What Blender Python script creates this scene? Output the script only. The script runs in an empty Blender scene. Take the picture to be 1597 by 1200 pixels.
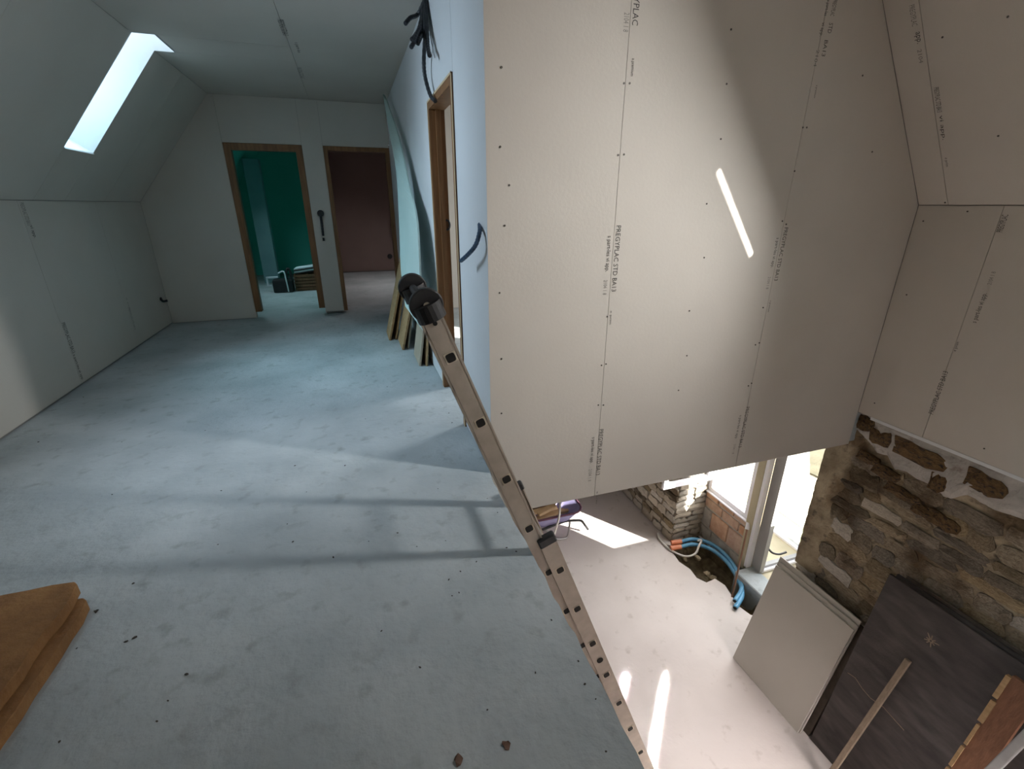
import bpy, bmesh, math, random
from mathutils import Vector, Matrix
random.seed(7)
V = Vector
sc = bpy.context.scene
col = sc.collection
R = math.radians

# ------------------------------------------------------------------ camera, sky, sun, lights, exposure
CAM = V((0, 0, 1.42)); FPX = 726.4; PITCH = .36808; YAW = .3198
cam = bpy.data.cameras.new('camera'); co = bpy.data.objects.new('camera', cam); col.objects.link(co)
cam.sensor_width = 36; cam.lens = FPX / 1597 * 36; cam.clip_start = .02
co.location = CAM; co.rotation_euler = (math.pi/2 - PITCH, 0, -YAW)
sc.camera = co

w = bpy.data.worlds.new('sky'); sc.world = w; w.use_nodes = True
bg = w.node_tree.nodes['Background']; bg.inputs[0].default_value = (.78, .88, 1, 1); bg.inputs[1].default_value = 2.2

SUN = V((-.703, 1, -.764))
sl = bpy.data.lights.new('sun', 'SUN'); sl.energy = 28; sl.angle = R(.5); sl.color = (1, .95, .86)
so = bpy.data.objects.new('sun', sl); col.objects.link(so); so.rotation_euler = SUN.to_track_quat('-Z', 'Y').to_euler()

def area(name, loc, direction, sx, sy, watt, color, spread=180):
    l = bpy.data.lights.new(name, 'AREA'); l.shape = 'RECTANGLE'; l.size = sx; l.size_y = sy
    l.energy = watt; l.color = color; l.spread = R(spread)
    o = bpy.data.objects.new(name, l); col.objects.link(o); o.location = loc
    o.rotation_euler = V(direction).to_track_quat('-Z', 'Y').to_euler()
    return o

# right roof window (its opening is built below): slope frame
US = V((-.588, 0, .809)); NS = V((.809, 0, .588)); KR = V((3.45, 0, 1.42))
WY0, WY1, WU0, WU1, WD = .456, 1.05, .764, 1.42, .58
c = KR + US*(WU0+WU1)/2 + NS*(WD-.01) + V((0, WY0+.09, 0))
area('roof_window_sky_right', c, -NS + V((0, 1.1, 0)), .17, WU1-WU0, 56, (.98, .98, .97), 110)
# left roof windows: the one in view, and the next one of the row, outside the frame
area('roof_window_sky_left', (-2.06, 5.05, 2.58), (.78, -.35, -.95), .40, .80, 13, (.50, .83, 1), 80)
area('roof_window_sky_left_near', (-2.06, 3.09, 2.58), (.85, .10, -.5), .40, .80, 36, (.64, .82, 1), 140)
# daylight lamps in the side rooms; the far room's one is added as fill
area('bathroom_window', (-1.75, 8.6, 2.0), (.5, 0, -.87), .6, .8, 14, (.66, .9, 1), 135)
area('bedroom_window', (3.1, 4.2, 1.9), (-.8, -.1, -.6), .7, 1.0, 60, (.9, .95, 1))
area('far_room_fill', (2.2, 9.2, 2.3), (-.55, 0, -.84), .7, .9, 14, (1, .95, .95), 110)
# ground floor: daylight through the window bay; second lamp added as fill behind the camera
area('bay_daylight', (4.45, 3.6, -1.0), (-1, .0, -.3), 1.5, 1.5, 90, (1, .97, .93))
area('ground_floor_fill', (2.6, -1.42, -.75), (-.25, .75, -.85), 1.7, .7, 92, (1, .92, .90), 80)

# two added beam lamps imitate sunlight thrown back by the open window sash
for nm, p, ln, wt in (('sash_beam_lamp', (2.17, 2.30, -2.78), .86, .55), ('sash_beam_lamp_small', (2.03, 2.65, -2.78), .34, .32)):
    bdir = V((-.68, -.73, -.8)); q = V(p) - bdir*(2.35 if ln > .5 else 1.9)
    area(nm, q, bdir, .035 if ln > .5 else .03, ln, wt*7, (1, .97, .90), 1.7)

sc.view_settings.view_transform = 'Standard'; sc.view_settings.look = 'None'
sc.view_settings.gamma = 1; sc.view_settings.use_curve_mapping = False
sc.view_settings.exposure = 0
sc.cycles.use_denoising = True
sc.cycles.max_bounces = 10; sc.cycles.diffuse_bounces = 7
sc.cycles.sample_clamp_indirect = 6
sc.cycles.caustics_reflective = False; sc.cycles.caustics_refractive = False

# ------------------------------------------------------------------ helpers
_Rt = V((math.cos(YAW), -math.sin(YAW), 0))
_Fw = V((math.sin(YAW)*math.cos(PITCH), math.cos(YAW)*math.cos(PITCH), -math.sin(PITCH)))
_Up = _Rt.cross(_Fw)
def at(x, y, ax, v):
    """the point of plane (axis ax = v) seen at photo pixel x, y"""
    d = _Rt*((x-798.5)/FPX) - _Up*((y-600)/FPX) + _Fw
    return CAM + d*((v-CAM[ax])/d[ax])

def mat(name, c1, c2=None, scale=8, rough=.8, bump=0, bscale=None, metal=0, detail=6, stretch=None, rnd=0, spots=None, coord='Object', stain=None):
    m = bpy.data.materials.new(name); m.use_nodes = True
    nt = m.node_tree; N = nt.nodes; L = nt.links; b = N['Principled BSDF']
    b.inputs['Roughness'].default_value = rough; b.inputs['Metallic'].default_value = metal
    tc = N.new('ShaderNodeTexCoord'); mp = N.new('ShaderNodeMapping'); L.new(tc.outputs[coord], mp.inputs[0])
    if stretch: mp.inputs['Scale'].default_value = stretch
    out = None
    if c2 is None:
        b.inputs['Base Color'].default_value = (*c1, 1)
        rgb = N.new('ShaderNodeRGB'); rgb.outputs[0].default_value = (*c1, 1); out = rgb.outputs[0]
    else:
        n = N.new('ShaderNodeTexNoise'); n.inputs['Scale'].default_value = scale; n.inputs['Detail'].default_value = detail
        L.new(mp.outputs[0], n.inputs[0])
        r = N.new('ShaderNodeValToRGB'); r.color_ramp.elements[0].color = (*c1, 1); r.color_ramp.elements[1].color = (*c2, 1)
        r.color_ramp.elements[0].position = .32; r.color_ramp.elements[1].position = .68
        L.new(n.outputs[0], r.inputs[0]); out = r.outputs[0]
    if spots:
        sc_, colr, lo, hi = spots
        n2 = N.new('ShaderNodeTexNoise'); n2.inputs['Scale'].default_value = sc_; n2.inputs['Detail'].default_value = 3
        L.new(mp.outputs[0], n2.inputs[0])
        r2 = N.new('ShaderNodeValToRGB'); r2.color_ramp.elements[0].position = lo; r2.color_ramp.elements[1].position = hi
        L.new(n2.outputs[0], r2.inputs[0])
        mx = N.new('ShaderNodeMixRGB'); mx.inputs[2].default_value = (*colr, 1)
        L.new(r2.outputs[0], mx.inputs[0]); L.new(out, mx.inputs[1]); out = mx.outputs[0]
    if rnd:
        oi = N.new('ShaderNodeObjectInfo'); hs = N.new('ShaderNodeHueSaturation')
        mr = N.new('ShaderNodeMapRange'); mr.inputs[3].default_value = 1-rnd; mr.inputs[4].default_value = 1+rnd
        L.new(oi.outputs['Random'], mr.inputs[0]); L.new(mr.outputs[0], hs.inputs['Value'])
        mr2 = N.new('ShaderNodeMapRange'); mr2.inputs[3].default_value = .6; mr2.inputs[4].default_value = 1.15
        mu = N.new('ShaderNodeMath'); mu.operation = 'MULTIPLY'; mu.inputs[1].default_value = 7.31
        fr = N.new('ShaderNodeMath'); fr.operation = 'FRACT'
        L.new(oi.outputs['Random'], mu.inputs[0]); L.new(mu.outputs[0], fr.inputs[0]); L.new(fr.outputs[0], mr2.inputs[0])
        L.new(mr2.outputs[0], hs.inputs['Saturation'])
        L.new(out, hs.inputs['Color']); out = hs.outputs[0]
    if stain:
        sc_, colr, lo, hi = stain
        ge = N.new('ShaderNodeNewGeometry'); n4 = N.new('ShaderNodeTexNoise'); n4.inputs['Scale'].default_value = sc_; n4.inputs['Detail'].default_value = 5
        L.new(ge.outputs['Position'], n4.inputs[0])
        r4 = N.new('ShaderNodeValToRGB'); r4.color_ramp.elements[0].position = lo; r4.color_ramp.elements[1].position = hi
        r4.color_ramp.elements[0].color = (1, 1, 1, 1); r4.color_ramp.elements[1].color = (*colr, 1)
        L.new(n4.outputs[0], r4.inputs[0])
        m4 = N.new('ShaderNodeMixRGB'); m4.blend_type = 'MULTIPLY'; m4.inputs[0].default_value = 1
        L.new(out, m4.inputs[1]); L.new(r4.outputs[0], m4.inputs[2]); out = m4.outputs[0]
    L.new(out, b.inputs['Base Color'])
    if bump:
        n3 = N.new('ShaderNodeTexNoise'); n3.inputs['Scale'].default_value = bscale or scale*3; n3.inputs['Detail'].default_value = 8
        L.new(mp.outputs[0], n3.inputs[0])
        bp = N.new('ShaderNodeBump'); bp.inputs['Strength'].default_value = bump; bp.inputs['Distance'].default_value = .02
        L.new(n3.outputs[0], bp.inputs['Height']); L.new(bp.outputs[0], b.inputs['Normal'])
    return m

M = {}
M['board'] = mat('ivory plasterboard', (.555, .515, .462), (.595, .555, .50), 1.6, .85, .05, 60)
M['board_back'] = mat('grey joint', (.26, .245, .225))
M['green'] = mat('green moisture board', (.09, .46, .38), (.11, .50, .42), 2, .8)
M['palegreen'] = mat('pale green board face', (.44, .58, .55), (.48, .62, .59), 2, .8)
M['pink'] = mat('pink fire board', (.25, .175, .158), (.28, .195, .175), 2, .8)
M['white_wall'] = mat('corridor board', (.60, .62, .63), (.66, .68, .69), 1.2, .8, .04, 50)
M['concrete'] = mat('grey concrete slab', (.31, .345, .355), (.45, .485, .495), 1.7, .75, .5, 19, spots=(11, (.27, .29, .285), .58, .78))
M['screed'] = mat('pale pinkish screed', (.58, .52, .49), (.68, .62, .59), 1.3, .7, .12, 30, spots=(8, (.42, .36, .32), .62, .85))
M['frame_wood'] = mat('brown wooden door frame', (.17, .078, .028), (.26, .125, .048), 3, .55, .05, stretch=(14, 14, 1.2))
M['frame_light'] = mat('light wood edge', (.55, .42, .25), (.62, .48, .3), 5, .6, stretch=(14, 14, 1.2))
M['fibre'] = mat('brown fibreboard', (.20, .095, .032), (.31, .155, .055), 9, .9, .35, 60)
M['ply'] = mat('offcut wood', (.36, .22, .10), (.46, .30, .15), 4, .7, .05, stretch=(3, 3, 14))
M['plyface'] = mat('offcut wood face', (.36, .30, .22), (.44, .37, .28), 4, .7, .05)
M['alu'] = mat('dusty aluminium', (.42, .36, .30), (.52, .45, .38), 14, .48, .05, 40, metal=.35, stretch=(1, 1, 1))
M['black'] = mat('black plastic', (.012, .012, .014), (.02, .02, .022), 20, .5)
M['hole'] = mat('rung bore', (.01, .008, .006))
M['rim'] = mat('bright rung rim', (.62, .54, .42), None, rough=.35, metal=.4)
M['conduit'] = mat('black corrugated conduit', (.012, .014, .018), (.02, .024, .03), 60, .5)
M['blueconduit'] = mat('dark blue conduit', (.02, .05, .10), (.03, .07, .13), 30, .5)
M['ink'] = mat('printed ink', (.055, .05, .045))
M['ink_faint'] = mat('faint printed ink', (.22, .205, .185))
M['screw'] = mat('screw head', (.09, .08, .07), metal=.5, rough=.5)
M['stone'] = mat('rubble stone', (.22, .165, .10), (.42, .34, .225), 9, .95, .9, 28, rnd=.38, stain=(2.6, (.42, .35, .28), .50, .64), spots=(17, (.12, .09, .06), .58, .78))
M['stone_pale'] = mat('pale rubble stone', (.42, .36, .28), (.60, .53, .43), 9, .95, .8, 28, rnd=.22)
M['stone_brown'] = mat('brown stone', (.10, .055, .02), (.22, .13, .05), 8, .95, .9, 30, spots=(6, (.035, .025, .018), .5, .66))
M['earth_mortar'] = mat('earth mortar', (.24, .19, .125), (.46, .38, .26), 7, 1, 1, 24, stain=(2.6, (.42, .35, .28), .50, .64), spots=(10, (.07, .055, .04), .58, .72))
M['mortar'] = mat('grey mortar', (.34, .32, .29), (.52, .49, .45), 7, 1, .8, 22, spots=(9, (.2, .16, .12), .62, .75))
M['brick'] = mat('terracotta block', (.46, .24, .13), (.60, .36, .22), 14, .9, .4, 40, rnd=.12)
M['soil'] = mat('dark soil', (.08, .062, .04), (.22, .17, .10), 12, 1, 1, 25)
M['pvc'] = mat('white window plastic', (.78, .78, .84), (.82, .82, .87), 3, .35)
M['pvcgrey'] = mat('grey aluminium door frame', (.30, .295, .29), (.34, .335, .33), 3, .4)
M['bluepipe'] = mat('blue plastic pipe', (.09, .30, .52), (.13, .38, .60), 10, .4)
M['orange'] = mat('orange plastic pipe', (.60, .18, .08), (.68, .24, .12), 10, .45)
M['cable'] = mat('white cable', (.66, .63, .58), (.72, .69, .64), 10, .5)
M['copper'] = mat('copper tube', (.20, .11, .075), (.27, .15, .10), 10, .5, metal=.2)
M['dark'] = mat('dark worn panel', (.036, .029, .028), (.066, .054, .050), 3.5, .75, .15, 40, stretch=(1, 1.5, 5), spots=(2.0, (.13, .115, .105), .5, .95))
M['darkedge'] = mat('panel edge', (.07, .055, .045), (.12, .095, .075), 12, .9)
M['batten'] = mat('weathered batten', (.22, .165, .115), (.30, .23, .165), 5, .85, .1, stretch=(12, 12, 2))
M['plank'] = mat('brown plank', (.16, .07, .035), (.23, .105, .055), 4, .8, .1, stretch=(12, 12, 2))
M['steel'] = mat('grey steel', (.33, .32, .31), (.42, .41, .40), 9, .5, metal=.3)
M['mauve'] = mat('mauve painted steel', (.30, .28, .50), (.40, .37, .60), 5, .45)
M['redpaint'] = mat('dark red paint', (.12, .045, .075))
M['rubber'] = mat('rubber', (.02, .02, .02))
M['firewood'] = mat('split wood', (.58, .38, .20), (.72, .52, .32), 6, .85, .2)
M['chip'] = mat('debris', (.03, .026, .022), (.07, .06, .05), 40, .95)
M['leafbrown'] = mat('dry leaf', (.10, .055, .035), (.17, .10, .07), 40, .9)
M['grass'] = mat('lawn', (.42, .50, .24), (.60, .62, .38), 2.5, 1, .6, 30)
M['gravel'] = mat('gravel path', (.52, .47, .36), (.68, .62, .50), 14, 1, .5, 50)
M['field'] = mat('dry field', (.10, .095, .06), (.17, .15, .10), 3, 1, .4, 40)
M['terrace'] = mat('terrace concrete', (.42, .37, .25), (.52, .46, .33), 3, .85, .1)
M['paper'] = mat('white paper', (.7, .74, .78))
M['teal_post'] = mat('pale teal post', (.16, .28, .30), (.20, .32, .34), 3, .7)
M['plaster'] = mat('white reveal', (.72, .74, .75), (.76, .78, .79), 2, .8)
g = bpy.data.materials.new('window glass'); g.use_nodes = True
_n = g.node_tree; _b = _n.nodes['Principled BSDF']; _o = _n.nodes['Material Output']
_t = _n.nodes.new('ShaderNodeBsdfTransparent'); _gl = _n.nodes.new('ShaderNodeBsdfGlossy'); _gl.inputs['Roughness'].default_value = .02
_mx = _n.nodes.new('ShaderNodeMixShader'); _mx.inputs[0].default_value = .06
_n.links.new(_t.outputs[0], _mx.inputs[1]); _n.links.new(_gl.outputs[0], _mx.inputs[2]); _n.links.new(_mx.outputs[0], _o.inputs[0])
M['glass'] = g

def wloc(o):
    v = V((0, 0, 0))
    while o is not None: v += o.location; o = o.parent
    return v
def link(name, bm, m, parent=None, origin=None, smooth=False, kind=None, label=None):
    me = bpy.data.meshes.new(name)
    off = wloc(parent) if parent else V((0, 0, 0))
    org = V(origin) if origin is not None else (off if parent else V((0, 0, 0)))
    for v in bm.verts: v.co -= org
    bmesh.ops.recalc_face_normals(bm, faces=bm.faces)
    bm.to_mesh(me); bm.free(); me.materials.append(M[m] if isinstance(m, str) else m)
    if smooth:
        for p in me.polygons: p.use_smooth = True
    o = bpy.data.objects.new(name, me); col.objects.link(o); o.parent = parent; o.location = org - off
    if kind: o['kind'] = kind
    if label: o['label'] = label
    return o
def tag(o, label, cat, group=None):
    o['label'] = label; o['category'] = cat
    if group: o['group'] = group
    return o
def thing(name, loc, label, cat, group=None):
    o = bpy.data.objects.new(name, None); col.objects.link(o); o.location = loc; o.empty_display_size = .1
    return tag(o, label, cat, group)
def struct(name, bm, m, smooth=False):
    return link(name, bm, m, kind='structure', smooth=smooth)
NB = bmesh.new
def box(bm, x0, x1, y0, y1, z0, z1):
    vs = [bm.verts.new((x, y, z)) for x in (x0, x1) for y in (y0, y1) for z in (z0, z1)]
    for f in ((0,1,3,2),(4,6,7,5),(0,4,5,1),(2,3,7,6),(0,2,6,4),(1,5,7,3)): bm.faces.new([vs[i] for i in f])
    return bm
def B(*a): return box(NB(), *a)
def obox(bm, o, ax, ay, az):
    """box from corner o spanned by three vectors"""
    o, ax, ay, az = V(o), V(ax), V(ay), V(az)
    vs = [bm.verts.new(o + ax*i + ay*j + az*k) for i in (0, 1) for j in (0, 1) for k in (0, 1)]
    for f in ((0,1,3,2),(4,6,7,5),(0,4,5,1),(2,3,7,6),(0,2,6,4),(1,5,7,3)): bm.faces.new([vs[i] for i in f])
    return bm
def ext(bm, pts, d):
    d = V(d); a = [bm.verts.new(V(p)) for p in pts]; b = [bm.verts.new(V(p)+d) for p in pts]
    bm.faces.new(a); bm.faces.new(b[::-1]); n = len(a)
    for i in range(n): bm.faces.new((a[i], b[i], b[(i+1) % n], a[(i+1) % n]))
    return bm
def bevel(bm, w, seg=1):
    bmesh.ops.bevel(bm, geom=list(bm.edges), offset=w, segments=seg, affect='EDGES', profile=.6); return bm
def spline(p, k=6):
    p = [V(q) for q in p]; out = []
    for i in range(len(p)-1):
        a = p[max(i-1, 0)]; b = p[i]; c = p[i+1]; d = p[min(i+2, len(p)-1)]
        for j in range(k):
            t = j/k
            out.append(.5*((2*b) + (c-a)*t + (2*a-5*b+4*c-d)*t*t + (3*b-a-3*c+d)*t**3))
    out.append(p[-1]); return out
def tube(bm, pts, r, n=8, ridge=0):
    pts = [V(q) for q in pts]; rings = []; up = V((.31, .17, .93))
    for i, p in enumerate(pts):
        t = (pts[min(i+1, len(pts)-1)] - pts[max(i-1, 0)]).normalized()
        a = t.cross(up)
        if a.length < .05: a = t.cross(V((1, 0, 0)))
        a.normalize(); b = t.cross(a); up = up - t*up.dot(t) if (up - t*up.dot(t)).length > .1 else up
        rr = r*(1+ridge*(i % 2))
        rings.append([bm.verts.new(p + (a*math.cos(k*6.2832/n) + b*math.sin(k*6.2832/n))*rr) for k in range(n)])
    for i in range(len(rings)-1):
        for k in range(n): bm.faces.new((rings[i][k], rings[i][(k+1) % n], rings[i+1][(k+1) % n], rings[i+1][k]))
    bm.faces.new(rings[0]); bm.faces.new(rings[-1][::-1])
    return bm
def disc(bm, c, ax, r, h, n=20):
    ax = V(ax).normalized(); tube(bm, [V(c)-ax*h/2, V(c)+ax*h/2], r, n); return bm

# ------------------------------------------------------------------ text print and screws
_fonts = {}
def print_on(panel, txt, p0, p1, nrm, hgt, ink='ink'):
    """lettering running from p0 to p1 on a plane with normal nrm, hgt tall"""
    cu = bpy.data.curves.new('print', 'FONT'); cu.body = txt; cu.size = 1; cu.resolution_u = 2
    tmp = bpy.data.objects.new('print', cu); col.objects.link(tmp)
    dg = bpy.context.evaluated_depsgraph_get(); dg.update()
    me = bpy.data.meshes.new_from_object(tmp.evaluated_get(dg)); bpy.data.objects.remove(tmp)
    xs = [v.co.x for v in me.vertices]; ys = [v.co.y for v in me.vertices]
    x0, x1, y0, y1 = min(xs), max(xs), min(ys), max(ys)
    p0, p1, nrm = V(p0), V(p1), V(nrm).normalized(); e = (p1-p0); yv = nrm.cross(e.normalized())
    off = wloc(panel)
    for v in me.vertices:
        v.co = p0 + e*((v.co.x-x0)/(x1-x0)) + yv*((v.co.y-(y0+y1)/2)/(y1-y0)*hgt) + nrm*.0012 - off
    me.materials.clear(); me.materials.append(M[ink]); me.name = 'print'
    o = bpy.data.objects.new('print', me); col.objects.link(o); o.parent = panel
    return o
_screw = None
def screw(panel, p, nrm):
    global _screw
    if _screw is None:
        bm = NB(); disc(bm, (0, 0, 0), (0, 0, 1), .0048, .003, 8)
        _screw = bpy.data.meshes.new('screw'); bm.to_mesh(_screw); bm.free(); _screw.materials.append(M['screw'])
    o = bpy.data.objects.new('screw', _screw); col.objects.link(o); o.parent = panel
    o.location = V(p) - wloc(panel) + V(nrm)*.0008
    o.rotation_euler = V(nrm).to_track_quat('Z', 'Y').to_euler()

G = .0013           # half joint between boards
def panels(wall, polys, o, u, v, n, m='board', th=.0125, name='plasterboard_panel'):
    """each polygon (in u, v) becomes one board of thickness th, front face on the plane"""
    o, u, v, n = V(o), V(u), V(v), V(n); res = []
    for poly in polys:
        cx = sum(p[0] for p in poly)/len(poly); cy = sum(p[1] for p in poly)/len(poly)
        q = [(a + (G if a < cx else -G), b + (G if b < cy else -G)) for a, b in poly]
        bm = ext(NB(), [o + u*a + v*b for a, b in q], -n*th)
        res.append(link(name, bm, m, wall))
    return res
def rc(a0, a1, b0, b1): return [(a0, b0), (a1, b0), (a1, b1), (a0, b1)]

X1 = .608; YW = 2.2; YF = 6.927; ZC = 2.61; YB = -1.5; ZL = -2.78; XR = 3.45; YE = 11.3

# ------------------------------------------------------------------ upper slab
bm = NB()
edge = []
y = YB-.1
while y < YW-.01:
    edge.append((X1 - .013 + random.uniform(-.006, .004), y)); y += random.uniform(.03, .08)
poly = [(-2.45, YB-.1)] + edge + [(X1-.004, YW+.02), (3.6, YW+.02), (3.6, YE+.2), (-2.45, YE+.2)]
ext(bm, [(a, b, 0) for a, b in poly], (0, 0, -.285))
struct('floor', bm, 'concrete')

# ------------------------------------------------------------------ left knee wall, slope, ceiling
wl = struct('wall_left', B(-2.40, -2.304, YB, YE, 0, 1.46), 'board_back')
ys = [YB, -.18, 1.02, 2.22, 3.42, 4.62, 5.82, YF]
wlp = panels(wl, [rc(a, b, .016, 1.452) for a, b in zip(ys, ys[1:])], (-2.29, 0, 0), (0, 1, 0), (0, 0, 1), (1, 0, 0))
LK = V((-2.29, 0, 1.454)); LT = V((-1.365, 0, ZC)); UL = (LT-LK).normalized(); LL = (LT-LK).length
NL = V((UL.z, 0, -UL.x))
def lu(z): return (z-1.454)/UL.z
bm = NB()
for ya, yb, ub in ((YB-.1, 2.83, LL+.08), (2.83, 3.35, .46), (3.35, 4.80, LL+.08), (4.80, 5.30, .46), (5.30, YE, LL+.08)):
    ext(bm, [LK+UL*u_+V((0, y_, 0))-NL*.016 for y_, u_ in ((ya, -.04), (yb, -.04), (yb, ub), (ya, ub))], -NL*.05)
cl = struct('ceiling_left', bm, 'board_back')
wu = lu(1.832)
RW = ((2.85, 3.33, 'window_4'), (4.82, 5.28, 'window_1'))
sp = [rc(YB, .02, 0, LL), rc(.02, 1.22, 0, LL), rc(1.22, 2.85, 0, LL), rc(2.85, 3.33, 0, wu), rc(3.33, 3.62, 0, LL), rc(3.62, 4.82, 0, LL), rc(4.82, 5.28, 0, wu), rc(5.28, 6.02, 0, LL), rc(6.02, YF, 0, LL)]
slp = panels(cl, sp, LK, (0, 1, 0), UL, NL)
a0 = LK + UL*wu; cut = V((-1.22, 0, ZC))
for ya, yb, nm in RW:
    bm = NB()
    for yy, dy in ((ya, -.012), (yb, .012)):
        ext(bm, [V((p.x, yy, p.z)) for p in (a0, LT, cut, cut + V((0, 0, .50)), LT + V((-.25, 0, .62)), a0 + V((-.40, 0, .30)))], (0, dy, 0))
    ext(bm, [V((a0.x, ya, a0.z)), V((a0.x, yb, a0.z)), V((a0.x-.40, yb, a0.z+.30)), V((a0.x-.40, ya, a0.z+.30))], (.006, 0, -.012))
    ext(bm, [V((cut.x, ya, cut.z)), V((cut.x, yb, cut.z)), V((cut.x, yb, cut.z+.5)), V((cut.x, ya, cut.z+.5))], (.012, 0, 0))
    w1 = struct(nm, bm, 'plaster')
    q0 = a0 + V((-.40, 0, .30)); q1 = LT + V((-.25, 0, .62)); e = (q1-q0); en = V((-e.z, 0, e.x)).normalized()
    bm = NB()
    for yy in (ya, yb-.04): obox(bm, q0 + V((0, yy, 0)), e, (0, .04, 0), en*.04)
    obox(bm, q0 + V((0, ya+.04, 0)), e.normalized()*.04, (0, yb-ya-.08, 0), en*.04)
    obox(bm, q1 - e.normalized()*.04 + V((0, ya+.04, 0)), e.normalized()*.04, (0, yb-ya-.08, 0), en*.04)
    link('window_frame', bm, 'pvc', w1)
    link('window_pane', obox(NB(), q0 + V((0, ya+.04, 0)) + e.normalized()*.04 + en*.015, e - e.normalized()*.08, (0, yb-ya-.08, 0), en*.006), 'glass', w1)

bm = NB()
for xa, xb, ya, yb in ((-1.40, -1.21, YB-.1, 2.83), (-1.40, -1.21, 3.35, 4.80), (-1.40, -1.21, 5.30, YE), (-1.21, 2.64, YB-.1, YE)):
    box(bm, xa, xb, ya, yb, ZC+.016, ZC+.05)
ce = struct('ceiling', bm, 'board_back')
cpl = []
cx = [-1.365, -1.22, -.29, X1+.07]
for ya, yb, xa in ((YB, 2.85, -1.365), (2.85, 3.33, -1.22), (3.33, 4.82, -1.365), (4.82, 5.28, -1.22), (5.28, YF, -1.365)):
    cpl.append(rc(xa, -.29, ya, yb))
for ya, yb in ((YB, .9), (.9, 3.4), (3.4, 5.9), (5.9, YF)):
    cpl.append(rc(-.29, X1+.07, ya, yb))
cpl += [rc(X1+.07, 1.9, YB, YW), rc(1.9, 2.585, YB, YW)]
cpp = panels(ce, cpl, (0, 0, ZC), (1, 0, 0), (0, 1, 0), (0, 0, -1))

# ------------------------------------------------------------------ far wall with two door openings
wf = struct('wall_far', box(box(box(box(NB(), -2.29, -1.325, YF+.016, YF+.07, 0, 1.45), -1.9, -1.325, YF+.016, YF+.07, 1.45, 1.9), -.436, -.213, YF+.016, YF+.07, .01, 2.6), -1.30, .6, YF+.016, YF+.07, 2.125, 2.6), 'board_back')
D1a, D1b, D2a, D2b, DT = -1.315, -.446, -.203, X1-.002, 2.112
wfp = panels(wf, [[(-2.29, .006), (D1a, .006), (D1a, ZC), (-1.365, ZC), (-2.29, 1.454)], rc(D1a, D1b, DT, ZC), rc(D1b, D2a, .03, ZC), rc(D2a, X1-.004, DT, ZC)],
      (0, YF, 0), (1, 0, 0), (0, 0, 1), (0, -1, 0))
# back faces of that partition, seen from nowhere but closing it
panels(wf, [rc(-2.29, D1a, 0, 1.9), rc(D1a, D1b, DT, 2.6), rc(D1b, D2a, 0, 2.6), rc(D2a, X1, DT, 2.6)], (0, YF+.085, 0), (1, 0, 0), (0, 0, 1), (0, 1, 0))
def door_frame(name, a, b, top, z0, label, deep=.10, wd=.075):
    r = bpy.data.objects.new(name, None); col.objects.link(r); r.location = ((a+b)/2, YF, 0); r['kind'] = 'structure'; r['label'] = label
    for (p, q) in ((a, a+wd), (b-wd, b)):
        bm = B(p, q, YF-.006, YF+deep, z0, top-wd)
        box(bm, p + (wd*.62 if p == a else 0), q - (0 if p == a else wd*.62), YF+deep*.45, YF+deep*.75, z0, top-wd)
        link('door_jamb', bm, 'frame_wood', r)
    link('door_head', B(a, b, YF-.006, YF+deep, top-wd, top), 'frame_wood', r)
    return r
door_frame('door_1', D1a+.002, D1b-.002, DT-.002, .085, 'brown wooden frame of the open doorway into the green room')
door_frame('door_2', D2a+.002, D2b-.004, DT-.002, .03, 'brown wooden frame of the open doorway into the pink room', wd=.05)

# rooms behind the far wall
wg = struct('wall_bathroom_end', B(-2.29, -.37, YE+.016, YE+.08, 0, 2.6), 'board_back')
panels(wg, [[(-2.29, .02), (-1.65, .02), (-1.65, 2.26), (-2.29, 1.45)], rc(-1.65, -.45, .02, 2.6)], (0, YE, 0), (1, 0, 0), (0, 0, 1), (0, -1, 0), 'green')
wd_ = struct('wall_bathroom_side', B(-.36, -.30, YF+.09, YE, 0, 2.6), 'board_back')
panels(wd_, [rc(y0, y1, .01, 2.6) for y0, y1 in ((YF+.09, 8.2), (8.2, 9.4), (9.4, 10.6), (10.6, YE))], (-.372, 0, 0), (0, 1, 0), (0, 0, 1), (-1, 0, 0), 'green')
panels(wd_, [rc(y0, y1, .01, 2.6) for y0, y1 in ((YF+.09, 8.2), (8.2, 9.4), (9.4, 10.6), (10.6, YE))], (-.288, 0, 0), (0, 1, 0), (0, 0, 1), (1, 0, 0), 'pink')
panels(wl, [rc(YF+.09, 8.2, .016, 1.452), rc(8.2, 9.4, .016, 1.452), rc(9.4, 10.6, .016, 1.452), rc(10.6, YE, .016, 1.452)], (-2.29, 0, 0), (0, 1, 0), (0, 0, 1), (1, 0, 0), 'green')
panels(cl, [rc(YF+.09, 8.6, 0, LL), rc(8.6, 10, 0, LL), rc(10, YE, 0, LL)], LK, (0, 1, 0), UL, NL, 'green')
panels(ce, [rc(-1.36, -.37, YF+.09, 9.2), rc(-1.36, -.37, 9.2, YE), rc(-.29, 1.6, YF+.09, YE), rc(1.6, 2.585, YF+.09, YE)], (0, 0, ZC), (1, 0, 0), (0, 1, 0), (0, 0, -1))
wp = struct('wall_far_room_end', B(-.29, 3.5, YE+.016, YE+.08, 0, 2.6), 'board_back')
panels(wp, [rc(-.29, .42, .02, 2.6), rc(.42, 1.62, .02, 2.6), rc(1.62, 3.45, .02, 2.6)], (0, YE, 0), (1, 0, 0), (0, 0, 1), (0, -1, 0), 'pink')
struct('wall_far_room_side', B(3.45, 3.55, YW+.1, YE, 0, 2.62), 'board')
struct('ceiling_far_room', B(2.58, 3.5, YW+.1, YE, ZC, ZC+.05), 'board')
struct('wall_bedroom_end', B(X1+.09, 3.45, 6.75, 6.85, 0, ZC), 'board')
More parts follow.
